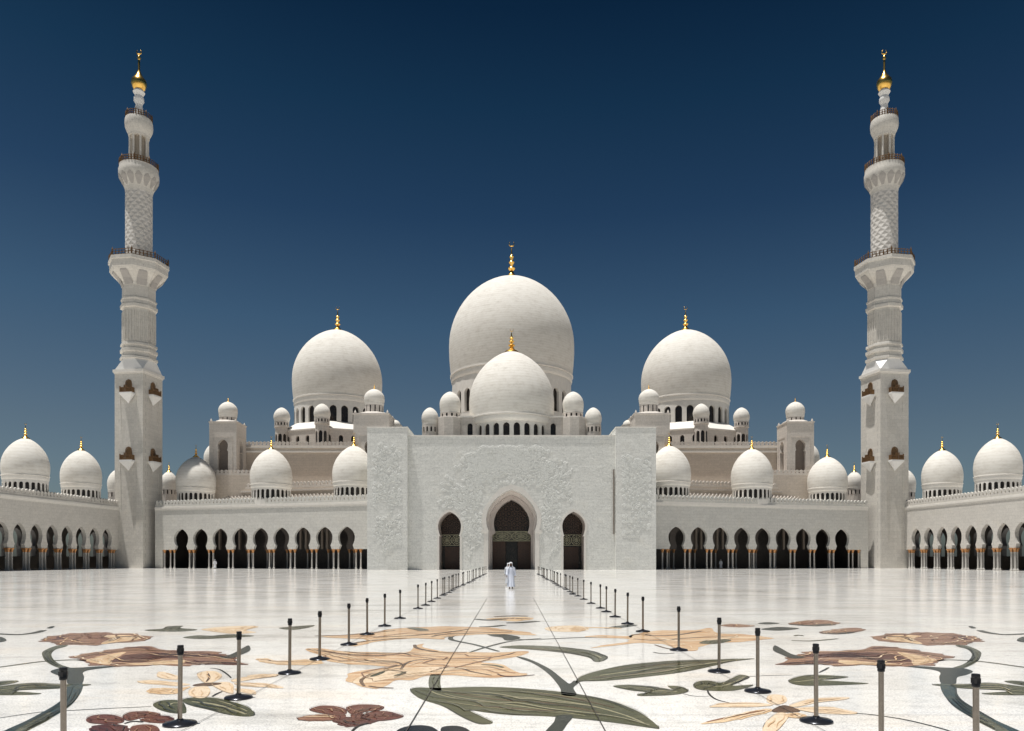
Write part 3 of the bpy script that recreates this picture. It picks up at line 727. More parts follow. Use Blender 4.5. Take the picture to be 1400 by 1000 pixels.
    inlay('vine_inlay', [(L, 'i_dkgreen', [(862, 872), (864, 869), (880, 867.4), (890, 870)], 0.10), (L, 'i_dkgreen', [(893, 892), (905, 894), (922, 893.4)], 0.07)])
    inlay('leaf_inlay', [(P, 'i_brown', [(984, 855.6), (1005, 853.6), (1032, 856), (1010, 858)])])
    inlay('leaf_inlay', [(P, 'i_dkgreen', [(1036, 852.6), (1050, 851), (1066, 852.6), (1050, 854)])])
    inlay('leaf_inlay', [(P, 'i_dkgreen', [(1040, 860.6), (1064, 857.6), (1093, 859.6), (1066, 862.6)])])
    inlay('leaf_inlay', [(P, 'i_brown', [(1078, 853.4), (1100, 849), (1126, 848), (1148, 853), (1116, 856.6)]), (L, 'i_dkgreen', [(1080, 854), (1112, 855.6), (1140, 853.4)], 0.4)])
    inlay('leaf_inlay', [(P, 'i_brown', [(1120, 865.4), (1140, 861), (1168, 858.6), (1184, 861.6), (1166, 865), (1144, 867.6)]), (L, 'i_dkgreen', [(1122, 865.6), (1146, 866.6), (1166, 864.6)], 0.3)])
    inlay('vine_inlay', [(L, 'i_sage', [(1082, 876), (1110, 876.6), (1146, 873.6)], 0.16), (L, 'i_sage', [(1086, 870), (1092, 868.6), (1098, 870)], 0.12)])
    inlay('flower_inlay', [(P, 'i_black', [(542, 1000), (555, 994), (575, 992), (592, 995), (600, 1005), (570, 1012), (545, 1009)]), (P, 'i_black', [(604, 995), (625, 993), (640, 998), (644, 1007), (626, 1012), (606, 1006)])])
    # thin joints between the paving fields
    def joint(x0, y0, x1, y1, w=0.013):
        bm = B(); t = Vector((x1 - x0, y1 - y0)).normalized(); n = Vector((-t.y, t.x)) * w / 2
        face(bm, [(x0 + n.x, y0 + n.y, 0.0155), (x1 + n.x, y1 + n.y, 0.0155), (x1 - n.x, y1 - n.y, 0.0155), (x0 - n.x, y0 - n.y, 0.0155)])
        obj('paving_joint', bm, M['joint'], plaza)
    for x in (-1.27, 1.13): joint(x, 2, x, 38)
    for x in (-3.98, 3.78): joint(x, 2, x, 38, 0.010)
    for y in (9.75, 38.0): joint(-14 if y < 20 else -3.9, y, 14 if y < 20 else 3.7, y, 0.008 if y < 20 else 0.04)


inlays()


# ------------------------------------------------------------------ arcades
def column_meshes():
    bm = B()
    lathe(bm, [(0.24, 0), (0.24, 0.18), (0.19, 0.24), (0.17, 0.34), (0.14, 0.42), (0.135, 2.7), (0.15, 3.02), (0.17, 3.06)], 0, 0, 10)
    c = obj('column', bm, M['colm'], None, True)
    bm = B()
    lathe(bm, [(0.15, 3.05), (0.19, 3.12), (0.20, 3.3), (0.30, 3.52), (0.40, 3.66), (0.40, 3.72), (0.30, 3.74)], 0, 0, 10)
    k = obj('capital', bm, M['capital'], None, True)
    mc, mk = c.data, k.data
    bpy.data.objects.remove(c); bpy.data.objects.remove(k)
    return mc, mk


COLM, CAPM = column_meshes()


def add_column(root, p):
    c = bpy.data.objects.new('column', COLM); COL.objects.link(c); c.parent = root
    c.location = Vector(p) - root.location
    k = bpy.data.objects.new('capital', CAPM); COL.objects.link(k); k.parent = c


def merlons(bm, mp, u0, u1, z, d0, d1, h=1.2, step=0.83):
    box(bm, 0, 1, 0, 1, 0, 1, lambda a, b, c: mp(u0 + a * (u1 - u0), z + c * h * 0.32, d0 + b * (d1 - d0)))
    n = max(1, int(abs(u1 - u0) / step)); st = (u1 - u0) / n
    for k in range(n):
        uc = u0 + (k + 0.5) * st; w = abs(st) * 0.40
        zb = z + h * 0.32
        pts = [(-w, zb), (-w * 0.75, zb + h * 0.2), (-w * 1.12, zb + h * 0.34), (-w * 0.95, zb + h * 0.5), (0, zb + h * 0.66), (w * 0.95, zb + h * 0.5), (w * 1.12, zb + h * 0.34), (w * 0.75, zb + h * 0.2), (w, zb)]
        e = 0.03
        f0 = [mp(uc + a, zz, d0 + e) for a, zz in pts]; f1 = [mp(uc + a, zz, d1 - e) for a, zz in pts]
        face(bm, f0); face(bm, f1)
        for i in range(len(pts) - 1): face(bm, [f0[i], f0[i + 1], f1[i + 1], f1[i]])


def wall_frame(A, Bp, court):
    """map of (u along the wall, height, depth into the building); court = a point on the court side"""
    A = Vector(A); U = (Vector(Bp) - A).normalized(); n = Vector((-U.y, U.x))
    if n.dot(Vector(court) - A) > 0: n = -n
    def mp(u, z, d): 
        p = A + U * u + n * d
        return (p.x, p.y, z)
    return mp, U, n


def hit(A, U, x):
    """distance along the wall at which the sight line through photo column x meets it"""
    k = (x - CX) / F
    return (k * A[1] - A[0]) / (U.x - k * U.y)


def arcade(s, kind, label):
    if kind == 'wing':
        A, Bp = (s * 24.6, 133.0), (s * 72.2, 148.1)
        wj, wm, wp, thick, depth, mat = 1.55, 1.74, 1.30, 0.62, 10.5, 'wing'
    else:
        A, Bp = (s * 79.0, 149.5), (s * 83.9, 96.0)
        wj, wm, wp, thick, depth, mat = 1.24, 1.42, 1.04, 0.7, 17.0, 'side'
    mp, U, n = wall_frame(A, Bp, (0, 60))
    L = (Vector(Bp) - Vector(A)).length
    X = lambda x: 2 * CX - x if s > 0 else x
    if kind == 'wing':
        ua, ub = hit(A, U, X(473.6)), hit(A, U, X(247.5)); nb = 9
        cs = [ua + (ub - ua) * i / 8 for i in range(9)]
        bay = (ub - ua) / 8
    else:
        ua, ub = hit(A, U, X(146.5)), hit(A, U, X(2.4))
        bay = (ub - ua) / 7
        cs = [ua + bay * i for i in range(11)]
    root = thing('wing_arcade' if kind == 'wing' else 'side_arcade', label, 'arcade', mp(L / 2, 0, 0))
    prof = keyhole(0.0, wj, 4.45, wp, 6.0, wm, 7.9, flare=0.62)
    ZT = 11.7
    lo, hi = cs[0] - bay / 2, cs[-1] + bay / 2
    bm = B()
    for u in cs: arch_panel(bm, mp, u - bay / 2, u + bay / 2, 3.72, ZT, u, [p for p in prof if p[0] > 3.72] and [(3.72, wj)] + [p for p in prof if p[0] > 3.72], 0, thick, True)
    # undersides of the piers above the capitals
    for k in range(len(cs) + 1):
        uc = lo + bay * k; h = bay / 2 - wj
        a, b = (max(uc - h, lo) if k == 0 else uc - h), (min(uc + h, hi) if k == len(cs) else uc + h)
        face(bm, [mp(a, 3.72, 0), mp(b, 3.72, 0), mp(b, 3.72, thick), mp(a, 3.72, thick)])
    def solid(u0, u1, z0, z1): box(bm, 0, 1, 0, 1, 0, 1, lambda a, b, c: mp(u0 + a * (u1 - u0), z0 + c * (z1 - z0), b * thick))
    if kind == 'wing':
        solid(0, lo, 3.72, ZT); solid(hi, L, 3.72, ZT)
        solid(hi + 2.3, L, 0, 3.72)
    else:
        solid(0, lo, 3.72, ZT); solid(hi, L, 3.72, ZT); solid(hi + 1, L, 0, 3.72)
        solid(0, max(lo - 1.9, .5), 0, 3.72)
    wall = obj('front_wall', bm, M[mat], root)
    # far row
    if kind == 'wing':
        bm = B()
        for u in cs: arch_panel(bm, mp, u - bay / 2, u + bay / 2, 3.72, ZT, u, [(3.72, wj)] + [p for p in prof if p[0] > 3.72], 5.6, 0.9, True)
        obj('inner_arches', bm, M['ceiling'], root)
        for x in (298.5, 325.7, 409.3, 416.8, 438.8, 445.7):
            u = hit(mp(0, 0, 4.9)[:2], U, X(x)); bm = B()
            box(bm, 0, 1, 0, 1, 0, 1, lambda a, b, c: mp(u - .2 + a * .4, 3.8 + c * 5, 5.2 + b * .4)); obj('inner_pier', bm, M['niche'], root)
        bm = B(); box(bm, 0, 1, 0, 1, 0, 1, lambda a, b, c: mp(a * L, c * ZT, depth - 0.4 + b * 0.4))
        for a0, a1 in ((0.0, 0.3), (L - 1.2, L - 0.9)): box(bm, 0, 1, 0, 1, 0, 1, lambda a, b, c: mp(a0 + a * (a1 - a0), c * ZT, thick + .01 + b * (depth - thick - .5)))
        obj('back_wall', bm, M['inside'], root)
        rows = (0.31,); U0 = 0.0
    else:
        bm = B()
        for u in [cs[0] - bay * k for k in range(8, 0, -1)] + cs: arch_panel(bm, mp, u - bay / 2, u + bay / 2, 2.4, ZT, u, [(2.4, wj)] + [p for p in prof if p[0] > 3.72], depth - 1.0, 1.0, True)
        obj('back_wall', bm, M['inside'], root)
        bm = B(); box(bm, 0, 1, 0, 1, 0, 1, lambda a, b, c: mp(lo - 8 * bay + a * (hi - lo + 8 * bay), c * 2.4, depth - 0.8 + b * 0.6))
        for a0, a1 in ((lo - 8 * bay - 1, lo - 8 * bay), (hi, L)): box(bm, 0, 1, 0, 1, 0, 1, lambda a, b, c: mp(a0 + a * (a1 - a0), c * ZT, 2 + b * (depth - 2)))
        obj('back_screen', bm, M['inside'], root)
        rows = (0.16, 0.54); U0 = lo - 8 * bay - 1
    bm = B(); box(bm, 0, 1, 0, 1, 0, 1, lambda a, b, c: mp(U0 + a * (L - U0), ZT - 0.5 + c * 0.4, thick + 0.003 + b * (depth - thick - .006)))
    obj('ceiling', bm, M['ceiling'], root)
    bm = B(); box(bm, 0, 1, 0, 1, 0, 1, lambda a, b, c: mp((0 if U0 == 0 else -6) + a * (L - (0 if U0 == 0 else -6)), ZT + c * 0.28, -0.0 + b * depth))
    obj('roof', bm, M['roof'], root)
    # string course and battlements
    bm = B()
    for z0, z1, d in ((11.72, 12.0, -0.06), (12.0, 12.32, -0.14), (12.32, 12.42, -0.05)):
        box(bm, 0, 1, 0, 1, 0, 1, lambda a, b, c: mp(a * L, z0 + c * (z1 - z0), d + b * (0.9 - d)))
    obj('cornice', bm, M['trim'], root)
    bm = B(); merlons(bm, mp, 0, L, 12.42, 0.1, 0.45, 1.35, 0.83)
    obj('parapet', bm, M[mat], root)
    # capital band of each pier, then the clustered columns
    for k in range(len(cs) + 1):
        uc = lo + bay * k
        if kind == 'side' and k > 9: break
        off = (bay / 2 - wj) * 0.62
        for du in (-off, off):
            for d in rows: add_column(root, mp(uc + du, 0, d))
    if kind == 'wing':
        for du in (1.95,):
            for d in rows: add_column(root, mp(hi + du, 0, d))
        for k in range(0, 10):
            for du in (-.5, .5): add_column(root, mp(lo + bay * k + du, 0, 6.05))
    # domes on the roof
    if kind == 'wing':
        for x, D, rr, zt in ((484, 140.0, 4.08, 23.4), (371, 144.0, 4.0, 23.4), (268, 151.8, 3.9, 22.9)):
            add_dome(root, PX(X(x), D), D, 12.0, rr * 0.97, rr, 16.5, 18.0, zt + .2, rr * 0.93, 24, 13.4, 15.35, rr * 0.08, 2.5, 0.42, 0.34, seg=40, q=0.66)
    else:
        for x, D, rr in ((111, 141.5, 3.55), (35, 127.5, 3.65)):
            add_dome(root, PX(X(x), D), D, 12.0, rr * 0.97, rr, 16.4, 17.9, 23.0, rr * 0.94, 24, 13.4, 15.1, rr * 0.08, 2.6, 0.42, 0.34, seg=40, q=0.66)
    return root


arcade(-1, 'wing', 'white arcade wing of nine keyhole arches left of the entrance front')
arcade(1, 'wing', 'white arcade wing of nine keyhole arches right of the entrance front')
arcade(-1, 'side', 'see-through side arcade along the left edge of the court')
arcade(1, 'side', 'side arcade with narrow seen arches along the right edge of the court')


# ------------------------------------------------------------------ entrance front
def entrance():
    root = thing('entrance_front', 'tall white carved entrance front with one large and two small keyhole arches', 'building', (0, 129, 0))
    W = 18.6
    mp = lambda u, z, d: (u, 129 + d, z)
    ZT = 23.6
    pc = keyhole(0, 4.12, 6.9, 4.12 * 0.985, 8.9, 4.5, 14.2, flare=0.1)
    ps = keyhole(0, 1.82, 6.0, 1.66, 7.75, 2.02, 10.25, flare=0.1)
    bm = B()
    arch_panel(bm, mp, -7.2, 7.2, 0, ZT, 0, pc, 0, 2.2)
    for s in (-1, 1):
        a, b = sorted((s * 7.2, s * W))
        arch_panel(bm, mp, a, b, 0, ZT, s * 10.95, ps, 0, 5.2, rmi=1)
    box(bm, -W, W, 129.6, 141, ZT - 0.6, ZT - 0.01)
    face(bm, [(-W, 129, ZT), (W, 129, ZT), (W, 129.61, ZT), (-W, 129.61, ZT)])
    obj('front_wall', bm, [M['carved'], M['arch']], root)
    bm = B(); arch_band(bm, mp, 0, pc, 0.75, -0.12, 0.05); obj('arch_moulding', bm, M['trim'], root)
    for s in (-1, 1):
        bm = B(); arch_band(bm, mp, s * 10.95, ps, 0.38, -0.08, 0.05); obj('arch_moulding', bm, M['trim'], root)
        bm = B(); box(bm, *sorted((s * 4.15, s * 5.3)), 128.8, 129.002, 6.55, 7.1); obj('impost', bm, M['trim'], root)
    # stepped inner arches of the portal
    p2 = keyhole(0, 3.82, 6.85, 3.75, 8.75, 4.02, 13.5, flare=0.1)
    p3 = keyhole(0, 3.55, 6.75, 2.95, 8.5, 3.28, 12.75, flare=0.5)
    for p, d0, dep, col in ((p2, 2.2, 2.4, 'arch'), (p3, 4.6, 2.6, 'arch')):
        bm = B(); arch_panel(bm, mp, -4.8, 4.8, 0, 15.0, 0, p, d0, dep); obj('portal_arch', bm, M[col], root)
    # dark glazed screen behind, gilded lattice, doors
    bm = B(); box(bm, -4.8, 4.8, 136.2, 136.5, 7.05, 13.2); obj('screen', bm, M['glass'], root)
    def medallions(bm, cx, w, z0, z1, y, n):
        step = w / n
        for k in range(n):
            x = cx - w / 2 + step * (k + 0.5); zc = (z0 + z1) / 2; rz = (z1 - z0) / 2
            for q in (1.0, 0.66, 0.33):
                pts = [(x + step / 2 * q * math.cos(a), y, zc + rz * q * math.sin(a)) for a in [2 * PI * i / 16 for i in range(17)]]
                tube(bm, pts, 0.075, 4)
            for i in range(8):
                a = 2 * PI * i / 8
                tube(bm, [(x, y, zc), (x + step / 2 * math.cos(a), y, zc + rz * math.sin(a))], 0.05, 4)
        for z in (z0, z1): tube(bm, [(cx - w / 2, y, z), (cx + w / 2, y, z)], 0.08, 4)
    bm = B(); medallions(bm, 0, 7.0, 5.25, 7.0, 136.1, 2)
    obj('lattice', bm, M['lattice'], root)
    bm = B(); box(bm, -3.6, 3.6, 136.25, 136.4, 5.2, 7.04); obj('lattice_panel', bm, plain('lattice_glass', (0.13, 0.125, 0.085), 0.3, noise=0.6, scale=2.5), root)
    for s in (-1, 1):
        bm = B()
        x0, x1 = sorted((s * 1.15, s * 3.6))
        box(bm, x0, x1, 136.3, 136.42, 0, 5.18)
        for k in range(4):
            xa = x0 + (x1 - x0) * k / 4 + 0.08; box(bm, xa, xa + (x1 - x0) / 4 - 0.16, 136.24, 136.31, 0.4, 4.9)
        obj('door', bm, M['wood'], root)
    bm = B(); box(bm, -5, 5, 137.6, 137.8, 0, 13.4); obj('inner_wall', bm, M['glass'], root)
    for s in (-1, 1):
        cx = s * 10.95
        bm = B(); box(bm, cx - 2.4, cx + 2.4, 134.2, 134.4, 0, 10.6); obj('screen', bm, M['glass'], root)
        bm = B(); medallions(bm, cx, 3.6, 4.4, 6.3, 134.1, 2); obj('lattice', bm, M['lattice'], root)
        bm = B(); box(bm, cx - 1.3, cx + 1.3, 134.05, 134.16, 0, 4.1); box(bm, cx - 0.04, cx + 0.04, 133.99, 134.06, 0.2, 3.9); obj('door', bm, M['wood'], root)
    def tracery(cx, prof, y, z0, r, nm='tracery'):
        bm = B()
        def inside(x, z):
            for (za, wa), (zb, wb) in zip(prof, prof[1:]):
                if za <= z <= zb: return abs(x) < wa + (wb - wa) * (z - za) / max(1e-6, zb - za) - 0.05
            return False
        row = 0; z = z0 + r
        while z < prof[-1][0]:
            for i in range(-8, 9):
                x = i * 2 * r + (r if row % 2 else 0)
                if inside(x, z):
                    tube(bm, [(cx + x + r * math.cos(a), y, z + r * math.sin(a)) for a in [2 * PI * k / 10 for k in range(11)]], 0.06, 4)
                    for k in range(3):
                        a = PI * k / 3; tube(bm, [(cx + x - r * .6 * math.cos(a), y, z - r * .6 * math.sin(a)), (cx + x + r * .6 * math.cos(a), y, z + r * .6 * math.sin(a))], 0.06, 4)
            z += r * 1.73; row += 1
        obj(nm, bm, M['trac'], root)
    tracery(0, [(z_, max(0, w_ - .05)) for z_, w_ in p3], 136.12, 7.1, 0.52)
    for s in (-1, 1): tracery(s * 10.95, ps, 134.1, 6.4, 0.42)
    # carved floral relief: climbing stems with leaves and rosettes
    rnd = random.Random(3)
    def leaf(bm, x, z, a, l, w, y):
        c, s_ = math.cos(a), math.sin(a)
        pts = [(0, 0), (.3 * l, w), (.7 * l, .8 * w), (l, 0), (.7 * l, -.8 * w), (.3 * l, -w)]
        q = [(x + u * c - v * s_, y, z + u * s_ + v * c) for u, v in pts]
        top = (x + .45 * l * c, y - .05, z + .45 * l * s_)
        for i in range(6): face(bm, [q[i], q[(i + 1) % 6], top])
    def vine(bm, x, z, a, n, y, ok, step=.34, depth=0):
        curl = rnd.uniform(-.16, .16); pts = [(x, y, z)]
        for i in range(n):
            a += curl + rnd.uniform(-.12, .12); curl *= 1.025
            x += step * math.cos(a); z += step * math.sin(a)
            if not ok(x, z): break
            pts.append((x, y, z))
            if i % 2 == 0: leaf(bm, x, z, a + rnd.choice((-1, 1)) * rnd.uniform(.5, 1.1), rnd.uniform(.45, .8), rnd.uniform(.12, .2), y)
            if depth < 2 and rnd.random() < .16: vine(bm, x, z, a + rnd.choice((-1, 1)) * rnd.uniform(.5, 1), n // 2, y, ok, step, depth + 1)
        if len(pts) > 2: tube(bm, pts, .055, 4)
        if len(pts) > 3:
            for k in range(6): leaf(bm, x, z, k * PI / 3, .42, .15, y)
    def okwall(x, z):
        if not (-13.6 < x < 13.6 and .6 < z < 21.5): return False
        if abs(x) < 5.6 and z < 15.8 - .35 * abs(x): return False
        if 8.2 < abs(x) < 13.4 and z < 11.2: return False
        return math.hypot(x, z - 9) < 13.5
    bm = B()
    for k in range(46):
        t = rnd.uniform(.12, .88) * PI; x, z = -6.6 * math.cos(t), 6.5 + 10.5 * math.sin(t)
        vine(bm, x, z, t * -1 + PI + rnd.uniform(-1, 1), 20, 128.985, okwall)
    for s in (-1, 1):
        for k in range(7): vine(bm, s * rnd.uniform(6, 7.6), rnd.uniform(1, 8), PI / 2 + rnd.uniform(-.4, .4), 18, 128.985, lambda x, z: 5.7 < abs(x) < 8.4 and .6 < z < 14)
    obj('floral_relief', bm, M['relief'], root)
    for s in (-1, 1):
        xc = s * PX(1399 - 529, 128.2); bm = B()
        for k in range(16): vine(bm, xc + rnd.uniform(-1, 1), rnd.uniform(1.2, 18), PI / 2 + rnd.uniform(-.5, .5), 20, 128.185, lambda x, z: abs(x - xc) < 2.1 and .8 < z < 22.6)
        obj('floral_relief', bm, M['relief'], root)
    # end pylons
    for s in (-1, 1):
        bm = B()
        x0, x1 = sorted((s * PX(1399 - 502, 128.2), s * PX(1399 - 557, 128.2)))
        box(bm, x0, x1, 128.2, 142, 0, 24.95)
        obj('pylon', bm, M['pylon'], root)
        bm = B(); box(bm, x0 - 0.06, x1 + 0.06, 128.14, 142.05, 24.95, 25.1); obj('coping', bm, M['trim'], root)
    bm = B(); box(bm, PX(842, 127) - 0.2, PX(842, 127) - 0.05, 128.7, 128.99, 6.3, 17.7); obj('slit', bm, M['niche'], root)
    bm = B(); box(bm, -W, W, 128.9, 129.9, ZT, ZT + 0.14); obj('coping', bm, M['trim'], root)
    bm = B(); merlons(bm, lambda u, z, d: (u, 138 + d, z), -W, W, ZT + 0.0, 0, 0.35, 1.3, 0.9); obj('parapet', bm, M['trim'], root)
    # block behind, carrying the front dome and four small domes
    bm = B()
    y0 = 146.0
    mpb = lambda u, z, d: (u, y0 + d, z)
    ed = [-14.6, -12.9, -9.9, -6.9, 0]
    pw = roundarch(26.4, 0.52, 28.4, 29.0)
    for s in (-1, 1):
        for uc, a, b in ((-14.0, -15.2, -12.6), (-11.1, -12.6, -9.6), (-8.3, -9.6, -6.8)):
            u0, u1 = sorted((s * a, s * b)) if s < 0 else sorted((-s * -a * -1, -s * -b * -1))
            u0, u1 = sorted((abs(a) * s, abs(b) * s))
            arch_panel(bm, mpb, u0, u1, 20, 30.1, abs(uc) * s, pw, 0, 0.5)
    face(bm, [(-6.8, y0, 20), (6.8, y0, 20), (6.8, y0, 30.1), (-6.8, y0, 30.1)])
    for s in (-1, 1): face(bm, [(s * 15.2, y0, 20), (s * 15.2, y0 + 30, 20), (s * 15.2, y0 + 30, 30.1), (s * 15.2, y0, 30.1)])
    face(bm, [(-15.2, y0, 30.1), (15.2, y0, 30.1), (15.2, y0 + 30, 30.1), (-15.2, y0 + 30, 30.1)])
    blk = obj('dome_block', bm, M['tower'], root)
    bm = B(); box(bm, -15, 15, y0 + 0.5, y0 + 0.6, 25.8, 29.6); obj('window_backing', bm, M['glass'], blk)
    bm = B(); box(bm, -10.6, 10.6, y0 - 0.1, y0 + 6, 30.11, 30.45); obj('block_roof', bm, M['roof'], root)
    add_dome(root, 0, 150, 22, 8.55, 8.7, 30.4, 33.7, 44.4, 8.0, 24, 25.4, 28.5, 0.64, 4.7, 1.0, 0.62, panes=True, seg=72, q=0.64)
    for s in (-1, 1):
        D = 147.5; x = PX(1399 - 615.5, D) * s
        add_dome(root, x, D, 28, 2.0, 2.14, 31.6, 33.0, 35.6, 2.05, 12, 30.2, 31.0, 0.2, 0.9, 0.2, 0.16, seg=28, mdrum='tower', fin=False)
        bm = B(); lathe(bm, [(2.35, 20), (2.35, 30.0), (2.2, 30.1)], x, D - 1.2, 8, PI / 8); obj('turret', bm, M['tower'], root)
        D = 146.5; x = PX(1399 - 588, D) * s
        add_dome(root, x, D, 24, 1.55, 1.7, 29.0, 30.0, 32.2, 1.6, 12, 27.2, 28.2, 0.18, 0.7, 0.15, 0.13, seg=24, mdrum='tower', fin=False)
    return root


entrance()


# ------------------------------------------------------------------ prayer hall behind
def turret_tower(root, cx, y0, w, z0, z1, s, arch_top, dome):
    """square tower with a tall keyhole niche on each face and a small dome on top"""
    bm = B()
    hw = w / 2
    pr = keyhole(z0 + (z1 - z0) * 0.22, w * 0.19, arch_top - w * 0.40, w * 0.155, arch_top - w * 0.21, w * 0.185, arch_top, 0.2)
    for mp in (lambda u, z, d: (cx + u, y0 + d, z), lambda u, z, d: (cx + hw - d, y0 + hw + u, z), lambda u, z, d: (cx - hw + d, y0 + hw + u, z)):
        arch_panel(bm, mp, -hw, hw, z0, z1, 0, pr, 0, 0.9)
        # sunk frame round the niche
        f = 0.07
        for u0, u1, za, zb in ((-w * 0.36, -w * 0.33, z0 + (z1 - z0) * 0.2, arch_top + w * 0.12), (w * 0.33, w * 0.36, z0 + (z1 - z0) * 0.2, arch_top + w * 0.12), (-w * 0.33, w * 0.33, arch_top + w * 0.09, arch_top + w * 0.12)):
            box(bm, u0, u1, -f, 0.01, za, zb, lambda a, b, c: mp(a, c, b))
    face(bm, [(cx - hw, y0, z1), (cx + hw, y0, z1), (cx + hw, y0 + w, z1), (cx - hw, y0 + w, z1)])
    face(bm, [(cx - hw, y0 + w, z0), (cx + hw, y0 + w, z0), (cx + hw, y0 + w, z1), (cx - hw, y0 + w, z1)])
    t = obj('turret', bm, M['tower'], root)
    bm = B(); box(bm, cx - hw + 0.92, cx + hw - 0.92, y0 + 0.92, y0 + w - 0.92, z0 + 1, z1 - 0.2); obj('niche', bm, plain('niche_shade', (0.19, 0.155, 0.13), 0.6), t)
    bm = B()
    box(bm, cx - hw - 0.12, cx + hw + 0.12, y0 - 0.12, y0 + w + 0.12, z1, z1 + 0.22)
    for a in (-1, 1):
        for b in (-1, 1): lathe(bm, [(0.28, z1 + 0.22), (0.24, z1 + 0.5), (0.0, z1 + 0.95)], cx + a * (hw - .3), y0 + hw + b * (hw - .3), 4, PI / 4)
    lathe(bm, [(w * 0.52, z1 + 0.22), (w * 0.42, z1 + 0.7), (w * 0.38, z1 + 0.75)], cx, y0 + hw, 8, PI / 8)
    obj('cornice', bm, M['tower'], t)
    rm, zr, zt = dome
    add_dome(root, cx, y0 + hw, z1 + 0.3, rm * 0.93, rm, zr, zr + (zt - zr) * 0.36, zt, rm * 0.9, 12, z1 + 0.75, zr - 0.5, rm * 0.06, 1.1, 0.22, 0.16, seg=28, mdrum='tower')


